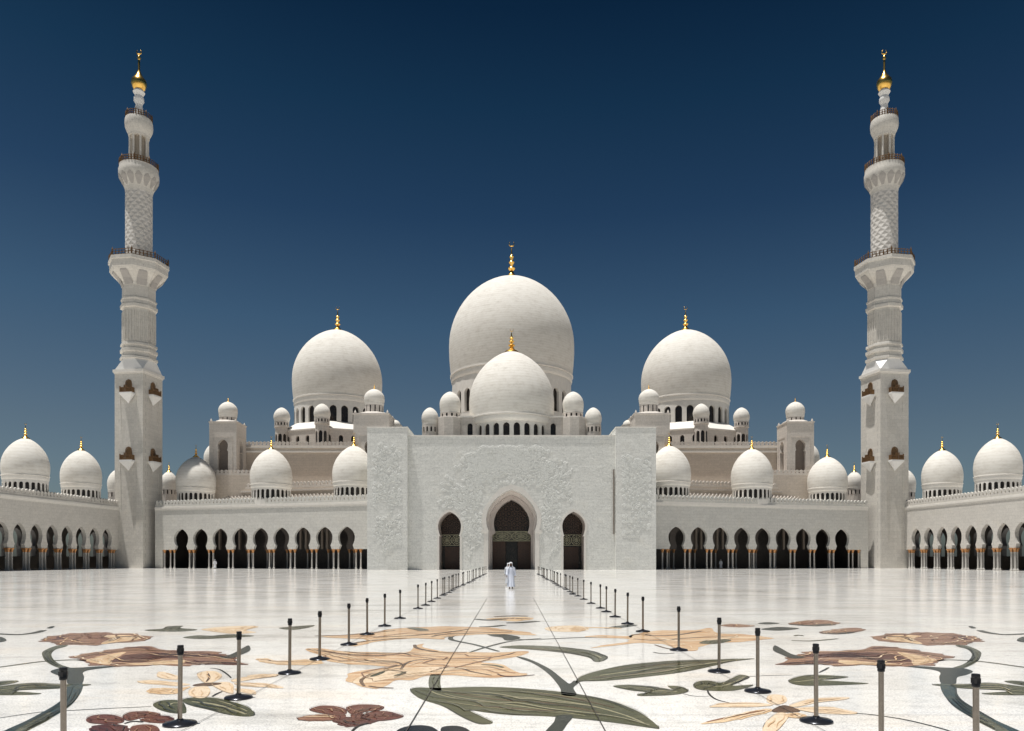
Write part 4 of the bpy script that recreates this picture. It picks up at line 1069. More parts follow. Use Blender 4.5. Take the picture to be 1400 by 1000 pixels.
def hall():
    root = thing('prayer_hall', 'pale stone prayer hall with three great white domes behind the entrance front', 'building', (0, 162, 0))
    mp = lambda u, z, d: (u, 162 + d, z)
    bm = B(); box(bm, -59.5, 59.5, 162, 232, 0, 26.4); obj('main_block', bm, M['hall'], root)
    bm = B(); box(bm, -59.7, 59.7, 161.7, 162.6, 25.4, 25.8); box(bm, -59.6, 59.6, 161.8, 162.6, 26.4, 26.7); obj('cornice', bm, M['trim'], root)
    bm = B(); merlons(bm, mp, -59.5, 59.5, 26.7, 0.1, 0.5, 1.3, 0.85); obj('parapet', bm, M['tower'], root)
    # raised base of the main dome and the dome itself
    bm = B(); lathe(bm, [(21, 26), (21, 33.4), (20.4, 33.6), (15.6, 37.0), (15.3, 37.2)], 0, 190, 8, PI / 8); obj('dome_base', bm, M['tower'], root)
    add_dome(root, 0, 190, 36, 15.7, 16.2, 48.9, 56.6, 74.7, 15.45, 28, 38.0, 43.8, 1.02, 9.4, 1.3, 0.75, panes=True, seg=96, q=0.545, label='great central dome')
    for s in (-1, 1):
        cx, cy = s * 44.0, 185.0
        # octagonal base with a windowed wall and bright sloping roof
        bm = B()
        R8 = 14.9
        vs = [(cx + R8 * math.cos(-PI / 2 + k * PI / 4), cy + R8 * math.sin(-PI / 2 + k * PI / 4)) for k in range(8)]
        for k in range(8):
            a, b = Vector(vs[k]), Vector(vs[(k + 1) % 8]); T = (b - a); ln = T.length; T.normalize(); nn = Vector((-T.y, T.x))
            f = lambda u, z, d: (*(a + T * u + nn * d), z)
            for j in range(4):
                u0 = ln * j / 4
                arch_panel(bm, f, u0, u0 + ln / 4, 26.4, 32.2, u0 + ln / 8, roundarch(28.7, 0.5, 30.3, 31.0, 5), 0, 0.5)
        base = obj('dome_base', bm, M['tower'], root)
        bm = B(); lathe(bm, [(R8 - 0.75, 26.4), (R8 - 0.75, 32.1)], cx, cy, 8, -PI / 2, cap=False); obj('window_backing', bm, M['glass'], base)
        bm = B(); lathe(bm, [(R8 - 0.2, 32.19), (R8 + 0.15, 32.2), (R8 + 0.15, 32.45), (11.2, 34.7), (10.2, 34.8)], cx, cy, 8, -PI / 2); obj('base_roof', bm, M['roof'], base)
        bm = B(); 
        for k in range(8):
            a, b = Vector(vs[k]), Vector(vs[(k + 1) % 8]); T = (b - a); ln = T.length; T.normalize(); nn = Vector((-T.y, T.x))
            merlons(bm, lambda u, z, d: (*(a + T * u + nn * d), z), 0, ln, 27.2, -0.5, -0.2, 1.1, 0.8)
        obj('parapet', bm, M['tower'], base)
        add_dome(root, cx, cy, 33.5, 10.7, 11.1, 41.4, 46.6, 59.6, 10.55, 24, 34.3, 38.7, 0.84, 6.0, 0.95, 0.6, panes=True, seg=72, q=0.585, label='great dome left of the central dome' if s < 0 else 'great dome right of the central dome')
        for k in (7, 0, 1):
            x, y = vs[k]; x += (x - cx) * 0.02; y += (y - cy) * 0.02
            bm = B()
            prw = roundarch(28.6, 0.30, 30.9, 31.5, 5)
            f8 = lambda u, z, d: (x + (1.55 - d) * math.cos(u) , y + (1.55 - d) * math.sin(u), z)
            for j in range(8):
                u = j * PI / 4 - PI / 2
                arch_panel(bm, f8, u - PI / 8, u + PI / 8, 26.4, 33.0, u, prw, 0, 0.2)
            lathe(bm, [(1.55, 33.0), (1.75, 33.05), (1.75, 33.25), (1.5, 33.3)], x, y, 16)
            tt = obj('turret', bm, M['tower'], root)
            bm = B(); lathe(bm, [(1.36, 26.4), (1.36, 33)], x, y, 12, cap=False); obj('window_backing', bm, M['glass'], tt)
            add_dome(root, x, y, 33.2, 1.72, 1.9, 34.7, 35.6, 37.9, 1.7, 14, 33.5, 34.2, 0.17, 0.8, 0.15, 0.12, seg=24, mdrum='tower', fin=False)
        # lower terrace between arcade wing and hall
        A, Bp = (s * 24.6, 133.0), (s * 72.2, 148.1)
        wmp, U, n = wall_frame(A, Bp, (0, 60)); L = (Vector(Bp) - Vector(A)).length
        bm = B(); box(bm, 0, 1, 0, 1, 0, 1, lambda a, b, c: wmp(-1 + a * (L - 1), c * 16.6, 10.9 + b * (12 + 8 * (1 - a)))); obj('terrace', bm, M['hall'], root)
        bm = B(); box(bm, 0, 1, 0, 1, 0, 1, lambda a, b, c: wmp(-1 + a * (L - 1), 15.9 + c * .35, 10.7 + b * .3)); merlons(bm, wmp, -1, L - 1.5, 16.62, 11.0, 11.35, 1.3, 0.85)
        obj('parapet', bm, M['tower'], root)
        bm = B(); merlons(bm, wmp, -1, L - 6, 12.6, 9.6, 9.95, 2.6, 0.85); obj('parapet', bm, M['tower'], root)
        # niche tower near the wing's middle and the larger one beside the pylon
        turret_tower(root, s * 61.6, 156.0, 5.8, 14, 31.0, s, 27.4, (2.0, 32.9, 36.0))
        bm = B(); box(bm, *sorted((s * 54, s * 66)), 154.6, 163, 14, 19.6); obj('tower_foot', bm, M['hall'], root)
        bm = B(); merlons(bm, lambda u, z, d: (u, 154.6 + d, z), *sorted((s * 54, s * 66)), 19.6, 0.05, 0.4, 1.2, 0.85); obj('parapet', bm, M['tower'], root)
        turret_tower(root, s * 27.0, 140.5, 6.8, 8, 29.7, s, 25.0, (2.0, 32.4, 35.3))
        bm = B()
        pr_ = [(s * 24.4, 22), (s * 24.4, 30.2), (s * 23.6, 30.2), (s * 18.6, 25.4), (s * 18.6, 22)]
        fa, fb = [(x_, 147.5, z_) for x_, z_ in pr_], [(x_, 154, z_) for x_, z_ in pr_]
        face(bm, fa); face(bm, fb)
        for i_ in range(5): face(bm, [fa[i_], fa[(i_ + 1) % 5], fb[(i_ + 1) % 5], fb[i_]])
        obj('sloping_roof', bm, M['tower'], root)
        add_dome(root, s * PX(1399 - 541, 146.5), 146.5, 22, .85, .95, 28.3, 28.7, 29.7, .9, 10, 27.5, 27.9, .1, .5, .1, .08, seg=20, mdrum='tower', fin=False)
        # further small domes that look over the roofs
        for x, D, rm, zt, zr in ((231, 172, 1.85, 22.4, 18.6), (164, 168, 2.6, 22.6, 17.6), (296, 178, 2.9, 30.2, 24.6)):
            xx = x if s < 0 else 2 * CX - x
            add_dome(root, PX(xx, D), D, 12, rm * .95, rm, zr, zr + (zt - zr) * .3, zt, rm * .92, 12, zr - 1.6, zr - 0.6, rm * .08, 2.2, 0.35, 0.2, seg=28, mdrum='tower')
            bm = B(); box(bm, PX(xx, D) - 3.2, PX(xx, D) + 3.2, D - 3.2, D + 3.2, 11.99, 12.4 if x < 290 else 22.0); obj('roof_block', bm, M['hall'], root)
    return root


hall()


# ------------------------------------------------------------------ minarets
def minaret(s, label):
    D = 150.0; cx, cy = s * PX(1399 - 190, D), D
    root = thing('minaret', label, 'minaret', (cx, cy, 0), 'minarets of the court')
    z = lambda y, r=0.0: PZ(y, D - r)      # height seen at row y on the near side of a ring of radius r
    k = D / F
    ang = s * math.radians(9)
    ca, sa = math.cos(ang), math.sin(ang)
    def R(x, y, zz): return (cx + x * ca - y * sa, cy + x * sa + y * ca, zz)
    hw = 3.12
    bm = B()
    # square tower with sunk tapering panels on every face
    zt = z(509, 3.0)
    faces4 = [lambda u, zz, d: R(u, -hw + d, zz), lambda u, zz, d: R(hw - d, u, zz), lambda u, zz, d: R(u, hw - d, zz), lambda u, zz, d: R(-hw + d, u, zz)]
    for fm in faces4:
        zs = [0, 2.0, z(650, 3.0), z(632.5, 3.0), z(630, 3.0), z(545, 3.0), z(540, 3.0), zt]
        def strip(u0, u1, z0, z1, d0=0, d1=0): face(bm, [fm(u0, z0, d0), fm(u1, z0, d0), fm(u1, z1, d1), fm(u0, z1, d1)])
        # two panels: below each small balcony, wide at the top and narrowing downward
        for za, zb in ((2.0, z(632, 3.0)), (z(614, 3.0), z(540, 3.0))):
            wt, wb, dp = hw * 0.62, hw * 0.42, 0.3
            face(bm, [fm(-hw, za, 0), fm(-wb, za, 0), fm(-wt, zb, 0), fm(-hw, zb, 0)])
            face(bm, [fm(wb, za, 0), fm(hw, za, 0), fm(hw, zb, 0), fm(wt, zb, 0)])
            face(bm, [fm(-wb, za, 0), fm(0, za, dp * .15), fm(0, zb, dp), fm(-wt, zb, dp * .25)])
            face(bm, [fm(wb, za, 0), fm(0, za, dp * .15), fm(0, zb, dp), fm(wt, zb, dp * .25)])
            face(bm, [fm(-wt, zb, 0), fm(wt, zb, 0), fm(wt, zb, dp * .25), fm(0, zb, dp), fm(-wt, zb, dp * .25)])
            face(bm, [fm(-wb, za, 0), fm(wb, za, 0), fm(0, za, dp * .15)])
            face(bm, [fm(-wb, za, 0), fm(-wt, zb, 0), fm(-wt, zb, dp * .25)]); face(bm, [fm(wb, za, 0), fm(wt, zb, 0), fm(wt, zb, dp * .25)])
        strip(-hw, hw, 0, 2.0); strip(-hw, hw, z(632, 3.0), z(614, 3.0)); strip(-hw, hw, z(540, 3.0), zt)
    base = obj('tower_base', bm, M['minaret'], root)
    bm = B(); box(bm, -hw - 0.28, hw + 0.28, -hw - 0.28, hw + 0.28, zt, zt + 0.55, R); box(bm, -hw - 0.12, hw + 0.12, -hw - 0.12, hw + 0.12, zt - 0.3, zt, R)
    obj('cornice', bm, M['trim'], root)
    # chamfered change from square to octagon
    bm = B()
    z2 = z(490, 3.0); a = hw; b = hw * math.tan(PI / 8); zc = zt + 0.55
    sq = [(-a, -a), (a, -a), (a, a), (-a, a)]
    oc = [(-b, -a), (b, -a), (a, -b), (a, b), (b, a), (-b, a), (-a, b), (-a, -b)]
    q = 0.97
    for i in range(4):
        p0, p1 = sq[i], sq[(i + 1) % 4]; o0, o1 = oc[2 * i], oc[2 * i + 1]; o2 = oc[(2 * i + 2) % 8]
        face(bm, [R(*p0, zc), R(*p1, zc), R(o1[0] * q, o1[1] * q, z2), R(o0[0] * q, o0[1] * q, z2)])
        face(bm, [R(*p1, zc), R(o2[0] * q, o2[1] * q, z2), R(o1[0] * q, o1[1] * q, z2)])
    obj('chamfer', bm, M['white'], root)
    ro = hw * q / math.cos(PI / 8); rot = ang + PI / 8
    bm = B()
    lathe(bm, [(ro, z2 - 0.02), (ro + .35, z2 + .1), (ro + .35, z(486, 3.2)), (ro, z(485, 3.2)), (ro, z(480, 3.2)), (ro + .3, z(479, 3.2)), (ro + .3, z(475, 3.2)), (ro - .05, z(474, 3.2)), (ro - .05, z(471, 3.2)), (ro + .25, z(470, 3.2)), (ro + .2, z(467, 3.2)), (ro - .18, z(466, 3.2)),
               (ro - .18, z(419, 3.2)), (ro + .25, z(418, 3.2)), (ro + .3, z(414, 3.2)), (ro, z(413, 3.2)), (ro, z(408, 3.2)), (ro + .15, z(407, 3.2)), (ro + .15, z(405, 3.2)), (ro - .1, z(404, 3.2)), (ro - .1, z(388, 3.2)), (ro + .05, z(386, 3.2))], cx, cy, 8, rot, cap=False)
    for j in range(8):      # blind lancet ribs on the panelled stage
        for t in (0.08, 0.36, 0.64, 0.92):
            a0 = rot + j * PI / 4; p = Vector((math.cos(a0), math.sin(a0))) * (1 - t) + Vector((math.cos(a0 + PI / 4), math.sin(a0 + PI / 4))) * t
            p *= (ro - .14)
            tube(bm, [(cx + p.x, cy + p.y, z(464, 3.2)), (cx + p.x, cy + p.y, z(423, 3.2))], 0.15, 5)
    obj('octagon_shaft', bm, M['minaret'], root)
    # flaring octagonal corbel with pointed niches
    bm = B()
    n = 6; rs = [ro - .02, ro + .15, ro + .6, ro + 1.25, ro + 1.85, ro + 2.25]
    z0, z1 = z(388, 3.4), z(362, 5.2)
    lathe(bm, [(rs[i], z0 + (z1 - z0) * i / 5) for i in range(6)] + [(ro + 2.3, z(352, 5.6)), (ro + 2.5, z(351, 5.6)), (ro + 2.5, z(346.5, 5.6)), (ro, z(346.3, 5.6))], cx, cy, 8, rot, cap=False)
    cb = obj('corbel', bm, M['minaret'], root)
    bm = B()
    for j in range(8):
        a0 = rot + j * PI / 4 + PI / 8; nrm = Vector((math.cos(a0), math.sin(a0))); tg = Vector((-nrm.y, nrm.x))
        cf = math.cos(PI / 8)
        pts = []
        for zz, rr in ((z0 + .1, rs[0]), (z0 + (z1 - z0) * .4, rs[2]), (z0 + (z1 - z0) * .75, rs[4] - .1)):
            pts.append((zz, rr * cf + 0.06))
        tip = (z(358, 5.5), (ro + 2.28) * cf + 0.06)
        L_, R_ = [], []
        for (zz, dd), w in zip(pts, (0.85, 0.95, 0.8)):
            c = nrm * dd; L_.append((cx + c.x - tg.x * w, cy + c.y - tg.y * w, zz)); R_.append((cx + c.x + tg.x * w, cy + c.y + tg.y * w, zz))
        c = nrm * tip[1]
        T_ = (cx + c.x, cy + c.y, tip[0])
        for i in range(2): face(bm, [L_[i], R_[i], R_[i + 1], L_[i + 1]])
        face(bm, [L_[2], R_[2], T_])
    obj('corbel_niche', bm, plain('niche_shade_marble', (0.36, 0.34, 0.32), 0.5), cb)  # flat facets, not sunk: the recess shade is put into the darker colour
    def railing(zb, r, h, posts, seg, rr=0.07):
        bm = B()
        for zz in (zb + h * .12, zb + h * .55, zb + h): tube(bm, [(cx + r * math.cos(2 * PI * i / seg + rot), cy + r * math.sin(2 * PI * i / seg + rot), zz) for i in range(seg + 1)], rr, 4)
        for i in range(posts):
            a_ = 2 * PI * i / posts + rot
            px, py = cx + r * math.cos(a_) * (math.cos(PI / 8) / math.cos(((a_ - rot) % (PI / 4)) - PI / 8) if seg == 8 else 1), cy + r * math.sin(a_) * (math.cos(PI / 8) / math.cos(((a_ - rot) % (PI / 4)) - PI / 8) if seg == 8 else 1)
            big = i % (posts // 8) == 0
            lathe(bm, [(rr * (2.2 if big else 1.4), zb), (rr * (2.4 if big else 1.8), zb + h * .6), (rr * (2.6 if big else 1.0), zb + h), (0, zb + h * (1.5 if big else 1.15))], px, py, 4, a_)
        return obj('railing', bm, M['bronze'], root)
    railing(z(346.5, 5.6), ro + 2.25, 1.15, 48, 8)
    # round carved shaft
    r2 = 19 * k * 0.89
    bm = B(); lathe(bm, [(r2 * 1.03, z(347, 5.6)), (r2, z(341, 5.6)), (r2, z(257, 2.6))], cx, cy, 32)
    obj('round_shaft', bm, M['shaft'], root, True)
    bm = B()
    r3 = 28.3 * k * 0.89
    lathe(bm, [(r2, z(257.5, 2.6)), (r2 * 1.03, z(253, 2.7)), (r2 * 1.12, z(248, 3.0)), (r2 * 1.26, z(242.5, 3.3)), (r3 * .95, z(237, 3.6)), (r3, z(231, 3.8)), (r3 * 1.0, z(224, 3.8)), (r3 * .96, z(221, 3.7)), (r3 * .96, z(217.5, 3.7)), (1, z(217.3, 3.7))], cx, cy, 32)
    cb2 = obj('corbel', bm, M['minaret'], root, True)
    bm = B()
    for j in range(14):
        a_ = 2 * PI * j / 14 + rot
        pl = [(r2 * 1.07, z(250, 2.9)), (r2 * 1.25, z(243, 3.3)), (r3 * .95, z(237.3, 3.6)), (r3 * .995, z(232, 3.8))]
        ws = (0.10, 0.22, 0.26, 0.05)
        for i in range(3):
            q_ = []
            for (rr, zz), w in ((pl[i], -ws[i]), (pl[i], ws[i]), (pl[i + 1], ws[i + 1]), (pl[i + 1], -ws[i + 1])):
                aa = a_ + w * 0.75; q_.append((cx + (rr + .05) * math.cos(aa), cy + (rr + .05) * math.sin(aa), zz))
            face(bm, q_)
    obj('corbel_niche', bm, plain('niche_shade_marble', (0.36, 0.34, 0.32), 0.5), cb2)  # shallow overlay strips; darker colour paints the shade of hollowed niches
    railing(z(217.5, 3.7), r3 * .95, 1.05, 40, 24)
    # lantern: core with ring of columns
    r4 = 14.3 * k * 0.89
    bm = B(); lathe(bm, [(r4 * .66, z(217.5, 3.7)), (r4 * .66, z(178, 2))], cx, cy, 16)
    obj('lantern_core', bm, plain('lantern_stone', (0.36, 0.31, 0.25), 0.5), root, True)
    for j in range(8):
        a_ = 2 * PI * j / 8 + rot + PI / 8
        bm = B(); lathe(bm, [(0.3, z(217.6, 3.7)), (0.22, z(214.5, 3.7)), (0.2, z(183, 2)), (0.34, z(179, 2))], cx + (r4 - .22) * math.cos(a_), cy + (r4 - .22) * math.sin(a_), 8)
        obj('lantern_column', bm, M['minaret'], root, True)
    r5 = 19.8 * k * 0.89
    bm = B(); lathe(bm, [(r4 * .6, z(181.5, 2)), (r4 * 1.02, z(181.5, 2)), (r4 * 1.06, z(178, 2.1)), (r4 * 1.22, z(173, 2.3)), (r5 * .97, z(168, 2.5)), (r5, z(163, 2.6)), (r5 * .98, z(157, 2.6)), (r5 * .94, z(155, 2.5)), (.5, z(154.8, 2.5))], cx, cy, 32)
    obj('corbel', bm, M['minaret'], root, True)
    railing(z(155, 2.5), r5 * .93, 1.0, 32, 24, 0.06)
    bm = B(); lathe(bm, [(6.5 * k, z(155, 2.5)), (5 * k, z(149)), (4.2 * k, z(144)), (4.4 * k, z(143)), (6.6 * k, z(139)), (6.3 * k, z(135)), (5.0 * k, z(132)), (5.6 * k, z(130.5)), (7.6 * k, z(127)), (6.0 * k, z(124)), (4, z(124)) if False else (4 * k, z(123.5))], cx, cy, 20)
    obj('neck', bm, M['white'], root, True)
    bm = B()
    lathe(bm, [(4 * k, z(124.5)), (7.5 * k, z(122)), (9.6 * k, z(117)), (9.9 * k, z(114)), (9.0 * k, z(110)), (6.4 * k, z(107)), (4.0 * k, z(103)), (2.0 * k, z(98.5)), (1.3 * k, z(95)), (1.4 * k, z(84)), (1.1 * k, z(82.5)), (2.4 * k, z(80)), (2.0 * k, z(77.6)), (0.6 * k, z(76)), (0.4 * k, z(74))], cx, cy, 16)
    Rr = 3.2 * k
    tube(bm, [(cx + Rr * math.sin(a_), cy, z(71.2) - Rr * math.cos(a_)) for a_ in [(-145 + 290 * i / 12) * PI / 180 for i in range(13)]], [0.03 + 0.12 * math.sin(PI * i / 12) for i in range(13)], 5)
    obj('finial', bm, M['gold'], root, True)
    # small bracketed balconies, two on each visible face
    for fm in (faces4[0], faces4[1] if s < 0 else faces4[3]):
        for yb in (537, 629):
            zb = z(yb, 3.0) - 0.1
            bm = B()
            w = 1.28
            for u in [-w + 2 * w * i / 8 for i in range(9)]:
                hh = 1.0 + 0.45 * (abs(u) < 0.5) + (0.2 if abs(abs(u) - w) < .1 else 0)
                box(bm, u - .085, u + .085, -0.98, -0.84, zb, zb + hh, lambda a_, b_, c_: fm(a_, c_, b_))
            for zz in (zb + .06, zb + .85): box(bm, -w - .05, w + .05, -1.0, -.83, zz, zz + .14, lambda a_, b_, c_: fm(a_, c_, b_))
            for sg in (-1, 1):
                box(bm, *sorted((sg * w, sg * (w - .12))), -.86, 0, zb, zb + 1.0, lambda a_, b_, c_: fm(a_, c_, b_))
            bal = obj('balcony', bm, M['bronze'], root)
            bm = B()   # canopied opening behind the rail
            prd = roundarch(zb + .1, .55, zb + 1.7, zb + 2.55, 5)
            arch_fill(bm, fm, 0, prd, -0.05); arch_band(bm, fm, 0, prd, .18, -0.12, 0)
            obj('door', bm, M['bronze'], bal)
            bm = B()
            top = [(-w - .1, -1.05), (w + .1, -1.05), (w + .1, 0), (-w - .1, 0)]
            zt2, zm = zb, zb - .3
            for i in range(4):
                (u0, d0), (u1, d1) = top[i], top[(i + 1) % 4]
                face(bm, [fm(u0, zt2, d0), fm(u1, zt2, d1), fm(u1, zm, d1), fm(u0, zm, d0)])
                face(bm, [fm(u0, zm, d0), fm(u1, zm, d1), fm(0, zb - 2.1, -.02)])
            face(bm, [fm(u, zt2, d) for u, d in top])
            obj('bracket', bm, M['white'], bal)
    return root


minaret(-1, 'tall white minaret with gold finial left of the mosque front')
minaret(1, 'tall white minaret with gold finial right of the mosque front')


# ------------------------------------------------------------------ stanchions
def stanchions():
    def proto(x, y):
        r = thing('stanchion', '', 'stanchion', (x, y, 0))
        bm = B(); lathe(bm, [(0.205, 0.0), (0.205, 0.018), (0.19, 0.032), (0.10, 0.05), (0.045, 0.062), (0.04, 0.075)], 0, 0, 28)
        bmesh.ops.translate(bm, verts=bm.verts, vec=(x, y, 0)); obj('base', bm, M['basem'], r, True)
        bm = B(); lathe(bm, [(0.028, 0.06), (0.028, 0.885)], 0, 0, 16); bmesh.ops.translate(bm, verts=bm.verts, vec=(x, y, 0)); obj('pole', bm, M['steel'], r, True)
        bm = B(); lathe(bm, [(0.030, 0.875), (0.037, 0.88), (0.038, 0.905), (0.035, 0.91), (0.035, 0.965), (0.039, 0.97), (0.039, 0.99), (0.036, 1.0), (0.0, 1.002)], 0, 0, 16)
        for a in range(4):
            c, s_ = math.cos(a * PI / 2 + .2), math.sin(a * PI / 2 + .2)
            box(bm, -.012, .012, .030, .042, .912, .962, lambda p, q, w: (p * c - q * s_, p * s_ + q * c, w))
        bmesh.ops.translate(bm, verts=bm.verts, vec=(x, y, 0)); obj('head', bm, M['black'], r, True)
        return r
    left = [(87, 1049), (246, 991), (326, 955), (396, 921), (437, 902), (477, 882), (502, 868), (526, 856.5), (547, 846), (571.5, 832.5), (582, 828), (590, 823), (598, 818.5), (605.5, 814.5)]
    right = [(1335, 1066), (1205, 1030), (1116, 987), (1036, 946), (983, 919), (928, 889.5), (879, 864), (858, 853.5), (841, 844), (829, 837), (821, 832), (808, 825.5), (798, 820), (790, 815.5)]
    def far(row, xe, ye):
        x0, D0 = GP(*row[-1]); x1, D1 = GP(xe, ye)
        n = 22; out = []
        for i in range(1, n + 1):
            t = i / n; D = D0 + (D1 - D0) * t ** 1.15
            out.append((x0 + (x1 - x0) * t + random.uniform(-.12, .12), D + random.uniform(-.35, .35)))
        return out
    words = ['nearest', 'second', 'third', 'fourth', 'fifth', 'sixth', 'seventh', 'eighth', 'ninth', 'tenth', 'eleventh', 'twelfth', 'thirteenth', 'fourteenth']
    beside_l = ['cut off at the frame beside the teal stem', 'with its base on the red flower inlay', 'with its base beside the peach lily inlay', 'on bare white paving', 'with base on the peach bloom', 'behind the peach bloom']
    beside_r = ['cut off at the frame, farthest right', 'cut off by the frame, before the brown flower inlay', 'with its base below the pale lily inlay', 'beyond the pale lily inlay', 'standing by the long leaf tip', 'beside the orange bloom']
    p0 = None
    for side, row, bes, end in (('left', left, beside_l, (663.5, 785.0)), ('right', right, beside_r, (735.5, 785.0))):
        pts = [GP(x, y) for x, y in row]
        allp = pts + far(row, *end)
        for i, (x, y) in enumerate(allp):
            if p0 is None: r = p0 = proto(x, y)
            else:
                r = p0.copy(); COL.objects.link(r); r.location = (x, y, 0)
                for ch in p0.children:
                    c = ch.copy(); COL.objects.link(c); c.parent = r
            r.rotation_euler = (random.uniform(-.008, .008), random.uniform(-.008, .008), random.uniform(0, 6))
            r['category'] = 'stanchion'
            if i < len(words):
                ex = bes[i] if i < len(bes) else 'counted from the camera'
                r['label'] = f'{words[i]} stanchion of the {side} row, {ex}'
                r['group'] = f'stanchions along the {side} side of the walkway'
            else:
                r['label'] = f'distant stanchion packed near the entrance end of the {side} row'
                r['group'] = f'distant stanchions at the end of the {side} row'


stanchions()


# ------------------------------------------------------------------ people
M['skin'] = plain('skin', (0.26, 0.14, 0.085), 0.5, noise=0.05, scale=20)
M['robe'] = plain('white_robe', (0.66, 0.70, 0.80), 0.8, noise=0.04, scale=8)
M['robe2'] = plain('grey_white_robe', (0.58, 0.60, 0.64), 0.8, noise=0.04, scale=8)
M['scarf'] = plain('white_headscarf', (0.74, 0.75, 0.78), 0.8, noise=0.04, scale=8)
M['hair'] = plain('black_beard', (0.012, 0.01, 0.009), 0.7, noise=0.2, scale=30)
M['shoe'] = plain('black_sandal', (0.01, 0.01, 0.01), 0.5, noise=0.2, scale=30)


def skinned(nodes, edges, radii, root_i):
    me = bpy.data.meshes.new('body'); me.from_pydata(nodes, edges, [])
    o = bpy.data.objects.new('tmp', me); COL.objects.link(o)
    md = o.modifiers.new('s', 'SKIN'); md.use_smooth_shade = True
    sv = me.skin_vertices[0].data
    for i, r in enumerate(radii): sv[i].radius = (r, r) if not isinstance(r, tuple) else r
    sv[root_i].use_root = True
    o.modifiers.new('u', 'SUBSURF').render_levels = 1
    o.modifiers['u'].levels = 1
    dg = bpy.context.evaluated_depsgraph_get()
    ev = bpy.data.meshes.new_from_object(o.evaluated_get(dg))
    bpy.data.objects.remove(o)
    return ev


